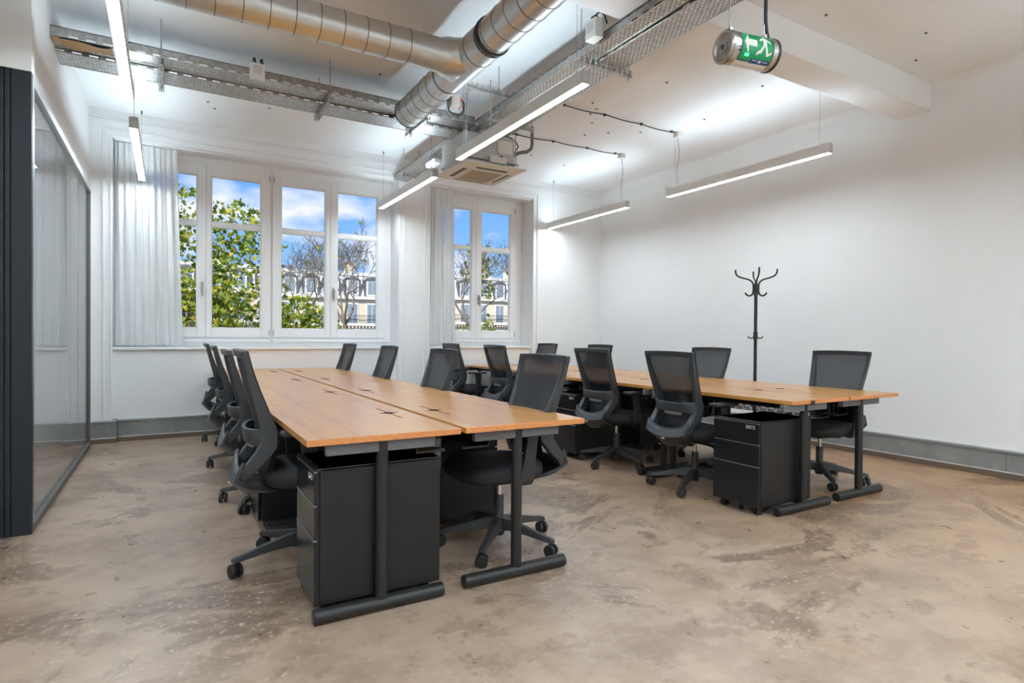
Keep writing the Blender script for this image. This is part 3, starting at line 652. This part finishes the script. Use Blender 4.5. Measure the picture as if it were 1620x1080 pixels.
# ------------------------------------------------------------------ spiral ducts
DX, DZ, DR = 1.87, 3.135, .122
def spiral(parent, axis, a0, a1, c1, c2, r, step):
    k_ = int((a1 - a0) / step + 1e-6); first = None
    for i in range(1, k_ + 1):
        p = a0 + i * step; loc = (c1, p, c2) if axis == 'y' else (p, c1, c2)
        if first is None: first = MB().lathe([(r - .001, -.0035), (r + .0022, -.0015), (r + .0022, .0015), (r - .001, .0035)], 40, (0, 0, 0), axis).build('seam_ring', 'seam', parent, smooth=50); o = first
        else: o = first.copy(); COL.objects.link(o)
        o.location = loc
t = thing('spiral_duct', 'main galvanised spiral air duct running towards the windows, open end', 'air duct', group='spiral ducts')
b = MB(); n_ = 40
def ringy(r, y): return [(DX + r * math.sin(2 * PI * i / n_), y, DZ + r * math.cos(2 * PI * i / n_)) for i in range(n_)]
b.loft([ringy(DR, -2.8), ringy(DR, 5.06), ringy(DR - .004, 5.06), ringy(DR - .004, -2.8)], True, False); b.build('pipe', 'galva', t, smooth=40)
spiral(t, 'y', 1.61, 3.41, DX, DZ, DR, .15); spiral(t, 'y', 4.05, 5.0, DX, DZ, DR, .15)
MB().loft([ringy(DR + .003, 3.50), ringy(DR + .003, 4.18)], True, False).build('tee_piece', 'galva', t, smooth=40)
for y in (3.50, 3.66, 4.18, 5.055): MB().lathe([(DR + .001, y - .004), (DR + .005, y - .003), (DR + .005, y + .003), (DR + .001, y + .004)], 40, (DX, 0, DZ), 'y').build('coupling_ring', 'seam', t, smooth=50)
MB().lathe([(DR + .002, 3.445), (DR + .010, 3.447), (DR + .010, 3.473), (DR + .002, 3.475)], 40, (DX, 0, DZ), 'y').build('clamp_band', 'rubber', t)
MB().box(DX - .015, DX + .015, 3.44, 3.48, DZ + DR + .008, DZ + DR + .035).build('clamp_bolt', 'zinc_rod', t)
for y in (0.5, 2.55, 3.30): MB().tube([(DX - .02, y, DZ + DR - .01), (DX - .02, y, ZC)], .004, 6).build('hanging_rod', 'zinc_rod', t)
for (a_, y) in ((.6, 4.3), (-.9, 4.45), (1.9, 4.6), (2.6, 4.75), (2.2, 4.95), (-2.4, 5.0)): MB().lathe([(.004, 0), (.004, .006)], 6).build('screw', 'dark_grey', t, loc=(DX + DR * math.sin(a_), y, DZ + DR * math.cos(a_)))
BY, BR = 3.89, .112
t = thing('spiral_duct', 'branch galvanised spiral air duct joining from the glass-wall side', 'air duct', group='spiral ducts')
def ringx(r, x): return [(x, BY + r * math.sin(2 * PI * i / n_), DZ + r * math.cos(2 * PI * i / n_)) for i in range(n_)]
b = MB(); b.loft([ringx(BR, -3.9), ringx(BR, DX - .03)], True, False); b.build('pipe', 'galva', t, smooth=40)
spiral(t, 'x', -1.24, 1.50, BY, DZ, BR, .148)
b = MB(); secs = []
for (x, r_) in ((1.52, BR + .002), (1.66, BR + .003), (1.715, BR + .022), (1.75, BR + .052)): secs.append(ringx(r_, x))
for p in range(len(secs[-1])):   # saddle: last ring hugs the main pipe
    q = secs[-1][p]; dz = max(-.119, min(.119, q[2] - DZ)); secs[-1][p] = (DX - math.sqrt(max(1e-6, (DR + .003) ** 2 - dz * dz)), q[1], DZ + dz)
b.loft(secs, True, False); b.build('saddle', 'galva', t, smooth=60)
# damper actuator with red lever by the duct end
t = thing('damper_actuator', 'small grey damper box with red lever and looped black cable beside the duct', 'actuator', (2.035, 4.42, 3.06))
MB().box(-.05, .03, -.05, .05, -.05, .05).build('box', 'off_white', t, bevel=.006)
MB().box(.03, .05, -.018, .018, -.045, .03).build('lever', 'red', t, bevel=.006)
MB().lathe([(.014, 0), (.014, .03), (.008, .035)], 12, (.03, 0, .03), 'x').build('knob', 'red', t, smooth=40)
MB().tube([(.04, .0, .04), (.07, -.01, .01), (.075, -.01, -.06), (.04, -.01, -.105), (-.02, -.01, -.11), (-.06, -.01, -.08), (-.05, -.01, -.05)], .005, 7).build('cable', 'rubber', t, smooth=90)
MB().tube([(.05, .0, .05), (.09, -.0, .0), (.085, -.0, -.07), (.03, -.0, -.12)], .005, 7).build('cable', 'rubber', t, smooth=90)

# ------------------------------------------------------------------ ceiling cassette air unit
t = thing('air_conditioner', 'ceiling cassette air unit with beige grille hanging before the narrow window', 'air conditioner', (2.72, 5.285, 0))
hx, hy = .335, .345; zp = 2.752
b = MB(); b.loft([[(-hx, -hy, zp + .030), (hx, -hy, zp + .030), (hx, hy, zp + .030), (-hx, hy, zp + .030)], [(-hx, -hy, zp + .014), (hx, -hy, zp + .014), (hx, hy, zp + .014), (-hx, hy, zp + .014)],
        [(-hx + .05, -hy + .05, zp), (hx - .05, -hy + .05, zp), (hx - .05, hy - .05, zp), (-hx + .05, hy - .05, zp)]]); b.build('panel', 'ivory', t, bevel=.003)
MB().box(-.19, .19, -.19, .19, zp - .006, zp + .004).build('grille_frame', 'ivory', t, bevel=.004)
MB().box(-.165, .165, -.165, .165, zp - .009, zp - .004).build('intake_grille', 'beige_grille', t, bevel=.002)
for i in range(12): MB().box(-.16, .16, -.155 + i * .0275, -.150 + i * .0275, zp - .012, zp - .008).build('grille_bar', 'beige_grille', t)
for q in range(4):
    a = q * PI / 2; l_ = MB().box(-.165, .165, .222, .266, zp - .0015, zp + .012).build('air_slot', 'louvre', t, rot=(0, 0, a))
    MB().box(-.165, .165, .238, .258, zp - .004, zp - .001).build('flap', 'ivory' if q in (0, 3) else 'dark_grey', t, rot=(0, 0, a))
MB().box(-.285, .225, -.295, .285, zp + .03, zp + .315).build('casing', 'alu', t, bevel=.004)
MB().box(-.285, .232, -.302, -.295, zp + .06, zp + .075).build('casing_seam', 'dark_grey', t)
MB().box(.04, .20, -.299, -.296, zp + .16, zp + .285).build('rating_label', 'off_white', t)
MB().box(.06, .10, -.302, -.298, zp + .10, zp + .15).build('code_label', 'white_paint', t)
MB().box(.066, .094, -.304, -.301, zp + .115, zp + .142).build('label_print', 'dark_grey', t)
MB().box(-.292, -.285, -.28, .28, zp + .04, zp + .33).build('side_sheet', 'light_grey', t, bevel=.002)
MB().lathe([(.0, .31), (.09, .31), (.09, .40), (.075, .43), (.0, .44)], 24, (-.02, -.15, zp)).build('fan_spigot', 'off_white', t, smooth=40)
MB().box(-.06, .12, -.33, -.295, zp + .05, zp + .11).build('control_box', 'off_white', t, bevel=.004)
for (x, y) in ((-.27, -.24), (.27, -.24), (-.27, .27), (.27, .27)):
    MB().tube([(x, y, zp + .09), (x, y, ZC)], .005, 6).build('hanging_rod', 'zinc_rod', t)
    MB().box(x - .03, x + .03, y - .02, y + .02, zp + .085, zp + .095).build('lug', 'zinc_rod', t)
MB().tube([(.235, -.18, zp + .20), (.31, -.20, zp + .22), (.36, -.22, zp + .235), (.40, -.24, zp + .24), (.44, -.26, zp + .27), (.45, -.265, zp + .31), (.45, -.265, ZC - .2)], .017, 12).build('drain_pipe', 'pvc', t, smooth=60)
MB().tube([(.225, -.18, zp + .195), (.30, -.197, zp + .215)], .028, 14).build('drain_socket', 'pvc', t, smooth=40)
MB().tube([(.30, -.2, zp + .25), (.33, -.2, zp + .29), (.30, -.2, zp + .33), (.25, -.2, zp + .36), (.16, -.25, zp + .35)], .006, 7).build('cable', 'rubber', t, smooth=90)
# indoor wifi-like white box on the short tray and white box by the air unit
t = thing('junction_box', 'white rounded box hanging under the short tray beside the air unit', 'junction box', (2.58, 6.15, 3.07)); MB().box(-.05, .05, -.13, .13, -.03, .03).build('case', 'white_paint', t, bevel=.018, seg=3); MB().tube([(0, 0, .03), (0, 0, .12)], .005, 6).build('bracket', 'zinc_rod', t)
def jbox(label, loc, s, rz=0):
    t = thing('junction_box', label, 'junction box', loc, rz, 'junction boxes on the trays')
    MB().box(-s[0], s[0], -s[1], s[1], -s[2], s[2]).build('case', 'off_white', t, bevel=.005)
    MB().box(-s[0] * .6, s[0] * .6, -s[1] - .001, -s[1], -s[2] * .3, s[2] * .75).build('label', 'light_grey', t)
    for x in (-s[0] * .5, s[0] * .45): MB().tube([(x, 0, s[2]), (x, .0, s[2] + .035), (x + .012, .02, s[2] + .05), (x + .022, .05, s[2] + .03), (x + .025, .07, s[2] - .02)], .006, 7).build('cable', 'rubber', t, smooth=90)
jbox('beige junction box clipped to the tray near the glass wall', (.612, 5.035, 3.205), (.055, .02, .065))
jbox('beige junction box clipped to the lengthwise tray near the beam', (2.485, 3.16, 3.205), (.055, .035, .065), R(-90))
t = thing('cardboard_scrap', 'torn brown cardboard lying in the end of the cable tray', 'cardboard', (-.64, 5.13, 3.155))
MB().grid(lambda u, v: (u * .30, v * .13 - .06 + .01 * math.sin(9 * u), .008 * math.sin(7 * u + 2 * v) + .006 * v), 10, 4).build('sheet', 'cardboard', t, solid=.004)
MB().grid(lambda u, v: (-.04 + .03 * u, v * .1 - .06, .015 * u + .008 * math.sin(8 * v)), 4, 5).build('torn_flap', 'cardboard', t, solid=.004)
# smoke detector
t = thing('smoke_detector', 'small round white smoke detector on the ceiling behind the duct', 'smoke detector', (2.40, 4.90, ZC)); MB().lathe([(.05, 0), (.05, -.02), (.042, -.035), (.02, -.042)], 24).build('body', 'off_white', t, smooth=40); MB().lathe([(.018, -.040), (.018, -.050), (.010, -.052)], 16).build('sensor', 'light_grey', t, smooth=40)
# cables clipped to the ceiling, feeding the two lamps
def ccable(label, pts):
    t = thing('ceiling_cable', label, 'cable', group='black cables clipped to the ceiling'); P = []
    for i in range(25):
        q = i / 24; x = pts[0][0] + (pts[1][0] - pts[0][0]) * q; y = pts[0][1] + (pts[1][1] - pts[0][1]) * q; P.append((x, y + .008 * math.sin(9 * q), ZC - .008 - .012 * abs(math.sin(q * 4 * PI))))
    MB().tube(P, .0055, 7).build('flex', 'rubber', t, smooth=90)
    for q in (.25, .5, .75, .97):
        x = pts[0][0] + (pts[1][0] - pts[0][0]) * q; y = pts[0][1] + (pts[1][1] - pts[0][1]) * q; MB().box(x - .01, x + .01, y - .012, y + .012, ZC - .022, ZC).build('clip', 'rubber', t, bevel=.003)
ccable('black cable clipped to the ceiling, leading to the lamp above the coat rack', ((2.9, 4.80), (4.93, 4.79)))
ccable('black cable clipped to the ceiling, leading to the far-corner lamp', ((2.95, 5.80), (4.91, 5.72)))

# ------------------------------------------------------------------ tubular exit light
t = thing('exit_light', 'tubular steel exit light with green running-man and arrow film', 'exit light', (2.195, 1.715, 2.395), R(-11)); r0 = .0665; hl = .118
MB().lathe([(.0, -hl), (.052, -hl), (.052, hl), (.0, hl)], 28, (0, 0, 0), 'x').build('tube', 'white_paint', t, smooth=40)
def patch(name, m_, u0, u1, a0, a1, rr=r0):   # a: angle, 0 towards camera (-y), positive up
    def fn(u, v):
        x = u0 + (u1 - u0) * u; a = R(a0 + (a1 - a0) * v); return (x, -rr * math.cos(a), rr * math.sin(a))
    return MB().grid(fn, 6, 20).build(name, m_, t, smooth=180)
MB().lathe([(r0 - .003, -hl), (r0 - .003, hl)], 36, (0, 0, 0), 'x').build('clear_sleeve', 'steel', t, smooth=40)
patch('green_film', 'green_film', -.078, .082, -60, 80, r0 + .0006)
KX, KA = .80, -22
def flat(name, m_, quads, rr):
    b = MB()
    for q in quads:     # q: 4 corner (x, angle); subdivided so it follows the tube
        def fn(u, v):
            x = (q[0][0] * (1 - u) + q[1][0] * u) * (1 - v) + (q[3][0] * (1 - u) + q[2][0] * u) * v; a = (q[0][1] * (1 - u) + q[1][1] * u) * (1 - v) + (q[3][1] * (1 - u) + q[2][1] * u) * v
            x *= KX; a += KA
            return (x, -rr * math.cos(R(a)), rr * math.sin(R(a)))
        b.grid(fn, 6, 6)
    return b.build(name, m_, t, smooth=180)
flat('arrow_symbol', 'cream_print', [((-.088, 26), (-.060, 60), (-.052, 60), (-.066, 26)), ((-.088, 26), (-.066, 26), (-.052, -8), (-.060, -8)), ((-.074, 38), (-.005, 38), (-.005, 14), (-.074, 14))], r0 + .0016)
flat('running_man_symbol', 'cream_print', [((.045, 78), (.063, 78), (.063, 62), (.045, 62)), ((.035, 58), (.066, 54), (.058, 22), (.036, 26)), ((.014, 44), (.038, 56), (.038, 46), (.014, 34)), ((.060, 54), (.086, 40), (.086, 30), (.060, 44)),
        ((.036, 26), (.050, 24), (.026, -6), (.010, -4)), ((.010, 4), (.026, -2), (-.002, -14), (-.002, -6)), ((.046, 26), (.060, 22), (.080, -12), (.064, -12)), ((.064, -8), (.080, -10), (.096, -2), (.096, 6))], r0 + .0016)
patch('rating_label', 'blue_print', -.018, .08, -66, -48, r0 + .0022); patch('maker_label', 'white_paint', -.09, .09, -105, -64, r0 + .0012)
flat('label_print', 'cream_print', [((-.01, -30), (.02, -30), (.02, -33), (-.01, -33)), ((.03, -29), (.05, -29), (.05, -38), (.03, -38)), ((.06, -31), (.09, -31), (.09, -34), (.06, -34))], r0 + .003)
flat('side_print', 'hollow', [((-.118, 6), (-.108, 6), (-.108, 2), (-.118, 2)), ((-.118, -4), (-.102, -4), (-.102, -9), (-.118, -9))], r0 + .003)
patch('indicator_glow', 'lens', -.058, -.036, -44, -34, r0 + .0018)
for s_ in (-1, 1):
    MB().lathe([(r0 - .002, s_ * (hl - .032)), (r0 + .002, s_ * (hl - .031)), (r0 + .002, s_ * (hl - .004)), (r0 - .002, s_ * (hl - .003))], 36, (0, 0, 0), 'x').build('steel_band', 'steel', t, smooth=40)
    pf = [(.0, hl + .002), (.010, hl + .002), (.012, hl + .010), (.020, hl + .010), (.022, hl + .004), (.050, hl + .004), (.056, hl + .012), (.064, hl + .014), (.070, hl + .008), (.071, hl - .004), (.066, hl - .006)]
    MB().lathe([(r_, s_ * h) for r_, h in pf], 36, (0, 0, 0), 'x').build('end_cap', 'cap_steel' if s_ < 0 else 'rubber', t, smooth=35)
    MB().lathe([(.006, s_ * (hl + .008)), (.006, s_ * (hl + .022)), (.0, s_ * (hl + .022))], 6, (0, 0, 0), 'x').build('cap_nut', 'dark_grey', t)
    MB().box(s_ * (hl - .025) - .008, s_ * (hl - .025) + .008, -.012, .012, r0, r0 + .022).build('suspension_clip', 'steel', t, bevel=.002)
    MB().tube([(s_ * (hl - .025), 0, r0 + .01), (s_ * (hl - .025), 0, ZC - 2.395)], .003, 6).build('suspension_rod', 'zinc_rod', t)
MB().tube([(hl + .004, 0, .066), (hl - .01, -.0, .10), (hl - .022, -.006, .15), (hl - .022, -.006, .5), (hl - .022, -.006, ZC - 2.395)], .0075, 8).build('supply_cable', 'rubber', t, smooth=90)

# ------------------------------------------------------------------ coat rack
t = thing('coat_rack', 'black tubular coat stand with curved hooks against the white wall', 'coat stand', (5.25, 3.96, 0)); HT = 1.845
MB().tube([(0, 0, .03), (0, 0, 1.70)], .0165, 14).build('pole', 'black_metal', t, smooth=40)
MB().lathe([(.022, 1.58), (.022, 1.69), (.016, 1.70)], 14).build('collar', 'black_metal', t, smooth=40); MB().lathe([(.022, 1.12), (.022, 1.20), (.016, 1.205)], 14).build('collar', 'black_metal', t, smooth=40)
def smooth_path(P, n_=6):
    P = [Vector(p) for p in P]; out = []
    for i in range(len(P) - 1):
        p0, p1, p2, p3 = P[max(i - 1, 0)], P[i], P[i + 1], P[min(i + 2, len(P) - 1)]
        for j in range(n_):
            u = j / n_; out.append(.5 * ((2 * p1) + (-p0 + p2) * u + (2 * p0 - 5 * p1 + 4 * p2 - p3) * u * u + (-p0 + 3 * p1 - 3 * p2 + p3) * u ** 3))
    return out + [P[-1]]
for q in range(4):
    a = R(-45) + q * PI / 2; ca, sa = math.cos(a), math.sin(a)
    P = smooth_path([(ca * r_, sa * r_, z) for r_, z in ((.105, 1.605), (.085, 1.580), (.055, 1.574), (.030, 1.60), (.026, 1.66), (.032, 1.705), (.065, 1.738), (.135, 1.760), (.178, 1.780), (.198, 1.81), (.200, HT))])
    MB().tube(P, .0085, 8).build('hook', 'black_metal', t, smooth=60)
    P = smooth_path([(ca * r_, sa * r_, z) for r_, z in ((.018, 1.145), (.040, 1.135), (.062, 1.140), (.072, 1.155))]); MB().tube(P, .006, 8).build('small_hook', 'black_metal', t, smooth=60)
MB().lathe([(.0, .0), (.17, .0), (.17, .012), (.15, .02), (.03, .03), (.018, .05)], 28).build('base', 'black_metal', t, smooth=40)

# ------------------------------------------------------------------ outside: street, buildings, trees
GZ = -8.5
struct('street', MB().box(-60, 110, 8.2, 140, GZ - .2, GZ), 'asphalt', 'grey street far below the windows', 'street')
struct('facade_below', MB().box(-12, 12, YO - .1, YO + .1, GZ, -.12).box(-12, XB - .2, YO - .1, YO + .1, -.12, 4).box(XR + .3, 12, YO - .1, YO + .1, -.12, 4), 'stone', 'outer stone face of this building', 'wall')
def building(label, x0, x1, dy, zroof, nwin, mans, roofm, chim):
    t = thing('apartment_building', label, 'building', group='buildings across the street'); y = 60 + dy; wdt = x1 - x0; zb = 5.0 + zroof
    MB().box(x0, x1, y, y + 9, GZ, zb).build('wall', 'stone', t)
    MB().box(x0, x1, y - .35, y + .1, zb - .22, zb + .05).build('gutter_cornice', 'far_white', t)
    MB().box(x0, x1, y - .45, y, 2.05 + zroof, 2.30 + zroof).build('balcony_slab', 'far_white', t)
    b = MB()
    k_ = int(wdt / .35)
    for i in range(k_): b.box(x0 + i * .35, x0 + i * .35 + .17, y - .38, y, 1.82 + zroof, 2.05 + zroof)
    b.build('dentil', 'stone', t)['kind'] = 'stuff'
    b = MB(); b.box(x0, x1, y - .42, y - .38, 3.08 + zroof, 3.13 + zroof)
    for i in range(int(wdt / .16)): b.box(x0 + i * .16, x0 + i * .16 + .03, y - .41, y - .39, 2.30 + zroof, 3.08 + zroof)
    b.build('railing', 'iron', t)
    b = MB(); zt = zb + 2.35; b.loft([[(x0, y - .1, zb), (x1, y - .1, zb), (x1, y + 9, zb), (x0, y + 9, zb)], [(x0, y + mans, zt), (x1, y + mans, zt), (x1, y + 8, zt), (x0, y + 8, zt)], [(x0, y + 3, zt + .5), (x1, y + 3, zt + .5), (x1, y + 6, zt + .5), (x0, y + 6, zt + .5)]])
    rf = b.build('mansard_roof', roofm, t)
    MB().box(x0, x1, y + mans - .15, y + mans + .1, zt - .08, zt + .08).build('ridge_band', 'far_white', rf)
    sp = wdt / nwin
    for i in range(nwin):
        cx = x0 + sp * (i + .5)
        for z0_ in (2.35 + zroof, -.6 + zroof, -3.6 + zroof, -6.6 + zroof):
            w_ = MB().box(cx - .62, cx + .62, y - .06, y + .02, z0_ - .05, z0_ + 2.05).build('window', 'far_white', t); MB().box(cx - .5, cx - .03, y - .075, y - .05, z0_, z0_ + 1.92).build('pane', 'far_pane', w_); MB().box(cx + .03, cx + .5, y - .075, y - .05, z0_, z0_ + 1.92).build('pane', 'far_pane', w_)
        d = MB().box(cx - .62, cx + .62, y - .12, y + 1.2, zb + .15, zb + 1.75).build('dormer', 'far_white', t); MB().prism([(cx - .75, zb + 1.75), (cx + .75, zb + 1.75), (cx + .5, zb + 2.0), (cx, zb + 2.1), (cx - .5, zb + 2.0)], y - .2, y + 1.2, 'xz').build('dormer_roof', 'slate', d); MB().box(cx - .45, cx - .02, y - .14, y - .1, zb + .3, zb + 1.62).build('pane', 'far_pane', d); MB().box(cx + .02, cx + .45, y - .14, y - .1, zb + .3, zb + 1.62).build('pane', 'far_pane', d)
        MB().box(cx - .82, cx - .62, y - .1, y + 1.1, zb + .1, zb + 1.8).build('dormer_cheek', 'slate', d); MB().box(cx + .62, cx + .82, y - .1, y + 1.1, zb + .1, zb + 1.8).build('dormer_cheek', 'slate', d)
    for (cx, w_) in chim:
        c_ = MB().box(cx - w_ / 2, cx + w_ / 2, y + 1.6, y + 2.4, zb + 1, zt + 1.1).build('chimney', 'stone', t)
        for j in range(max(2, int(w_ / .4))): MB().lathe([(.13, zt + 1.1), (.10, zt + 1.55)], 8, (cx - w_ / 2 + .2 + j * .38, y + 2, 0)).build('chimney_pot', 'terracotta', c_)
building('pale stone block with grey mansard seen through the leafy window', -4, 9.18, .6, .2, 6, 1.0, 'zinc', [(4, 1.2)])
building('pale stone block with zinc mansard behind the bare tree', 9.2, 25.5, 0, 0, 8, 1.0, 'zinc', [(16.5, .9)])
building('cream stone block with dark dormers and red chimney pots, seen through the narrow window', 25.5, 48, -.3, .35, 10, .9, 'zinc', [(31.3, 2.6), (36, 1.6)])

def leaf_mesh(centres, size):
    V = []; Fc = []
    out = [(0, -.1), (.42, -.42), (.36, 0), (.62, .30), (.24, .42), (0, .95), (-.24, .42), (-.62, .30), (-.36, 0), (-.42, -.42)]
    for c_ in centres:
        a, b_, g = np.random.uniform(0, 2 * PI), np.random.uniform(-1.2, 1.2), np.random.uniform(-.8, .8); s_ = size * np.random.uniform(.65, 1.2)
        M = Matrix.Rotation(a, 3, 'Z') @ Matrix.Rotation(PI / 2 + b_, 3, 'X') @ Matrix.Rotation(g * 2, 3, 'Z'); o = len(V)
        for (x, y) in out: V.append(tuple(Vector(c_) + M @ Vector((x * s_, y * s_, .10 * s_ * abs(x) * 3))))
        Fc.append(tuple(range(o, o + len(out))))
    return V, Fc
def grow(b, p, d, L, r, depth, tips, spread=.55, up=.12, n_=None):
    steps = 4; P = [p]; q = Vector(p); dd = Vector(d)
    for i in range(steps):
        dd = (dd + Vector((random.uniform(-.16, .16), random.uniform(-.16, .16), random.uniform(-.10, .14) + up * .3))).normalized(); q = q + dd * L / steps; P.append(q.copy())
    r1 = max(r * .62, .0055); b.tube(P, [r + (r1 - r) * i / steps for i in range(steps + 1)], 5 if r < .03 else 7, False)
    if depth <= 1: tips += P[1:]
    if depth == 0: return
    for kx in range(n_ or random.choice((2, 3, 3))):
        ax = Vector((random.uniform(-1, 1), random.uniform(-1, 1), random.uniform(-.3, .8))).normalized(); nd = (dd * 1.0 + ax * spread * random.uniform(.8, 1.5)).normalized(); nd.z += up
        grow(b, P[-1] if kx < 2 else P[random.choice((2, 3))], nd.normalized(), L * random.uniform(.62, .82), max(.0055, r1 * random.uniform(.6, .85)), depth - 1, tips, spread, up)
def tree(label, base, trunk_h, r, depth, nleaf, lsize, L, spread=.6, up=.12, lean=(0, 0), clusters=(), filt=None):
    t = thing('plane_tree', label, 'tree', group='trees outside the windows'); b = MB(); tips = []
    p0 = Vector(base); p1 = p0 + Vector((lean[0], lean[1], trunk_h)); b.tube([p0, p0.lerp(p1, .5) + Vector((.08, .05, 0)), p1], [r * 1.3, r * 1.1, r], 9, False)
    for i in range(4):
        a = i * PI / 2 + random.uniform(-.5, .5); grow(b, p1, Vector((math.cos(a) * .55, math.sin(a) * .55, .85)).normalized(), L, r * .62, depth, tips, spread, up)
    b.build('branches', 'bark', t, smooth=80)
    cs = []
    if nleaf:
        for i in range(nleaf):
            q = random.choice(tips); c_ = q + Vector((random.gauss(0, .16), random.gauss(0, .16), random.gauss(0, .16)))
            if filt is None or filt(c_): cs.append(c_)
    for (cc, rad, n_) in clusters:
        for i in range(int(n_ * 1.35)):
            v_ = Vector((random.gauss(0, 1), random.gauss(0, 1), random.gauss(0, 1))).normalized() * rad * random.uniform(.35, 1) ** .6; cs.append(Vector(cc) + Vector((v_.x, v_.y, v_.z)))
    if cs:
        V, Fc = leaf_mesh(cs, lsize); mb_ = MB(); mb_.add(V, Fc); o = mb_.build('foliage', 'leaf', t); o['kind'] = 'stuff'
    return t
random.seed(21); np.random.seed(21)
CL = [((-.2, 14, 3.2), .75, 300), ((.35, 14.3, 3.85), .45, 90), ((1.25, 13.8, 3.4), .62, 230), ((.5, 14.5, 2.6), .9, 330), ((1.4, 14, 2.5), .8, 320), ((-.7, 14, 2.2), .9, 260), ((.6, 13.5, 1.6), .95, 420), ((1.6, 14, 1.3), .85, 380), ((-.4, 14, .9), 1.0, 320), ((.8, 13.6, .5), .9, 300),
      ((2.55, 13.8, 1.55), .50, 210), ((3.0, 13.6, 1.35), .45, 180), ((2.3, 14, .9), .7, 260), ((2.1, 14, 2.6), .22, 22), ((2.15, 14, 3.1), .15, 12), ((2.2, 14.1, 2.2), .25, 30)]
tree('dense yellow-green plane tree filling the curtain-side window', (.6, 14.4, GZ), 7.6, .20, 4, 900, .098, 1.15, .6, .15, clusters=CL, filt=lambda c_: c_.x < 2.0 and c_.z < 4.1)
tree('nearly bare branching tree behind the second casement', (4.05, 15.2, GZ), 9.9, .062, 5, 34, .085, .86, .85, .03, lean=(-.10, 0))
tree('bare twiggy tree half seen between the two casements', (3.35, 18.0, GZ), 10.0, .050, 5, 14, .085, .85, .85, .03, lean=(.15, 0))
tree('sparse tree with a few yellow leaves in the narrow window', (7.2, 14.8, GZ), 9.9, .060, 5, 70, .095, .84, .85, .03, lean=(.1, 0), clusters=[((7.55, 14.5, 3.0), .35, 60), ((7.7, 14.6, 2.45), .35, 50), ((7.4, 14.2, 1.3), .45, 90), ((6.9, 14.4, 1.0), .35, 50), ((6.45, 14.6, 2.6), .22, 16)])
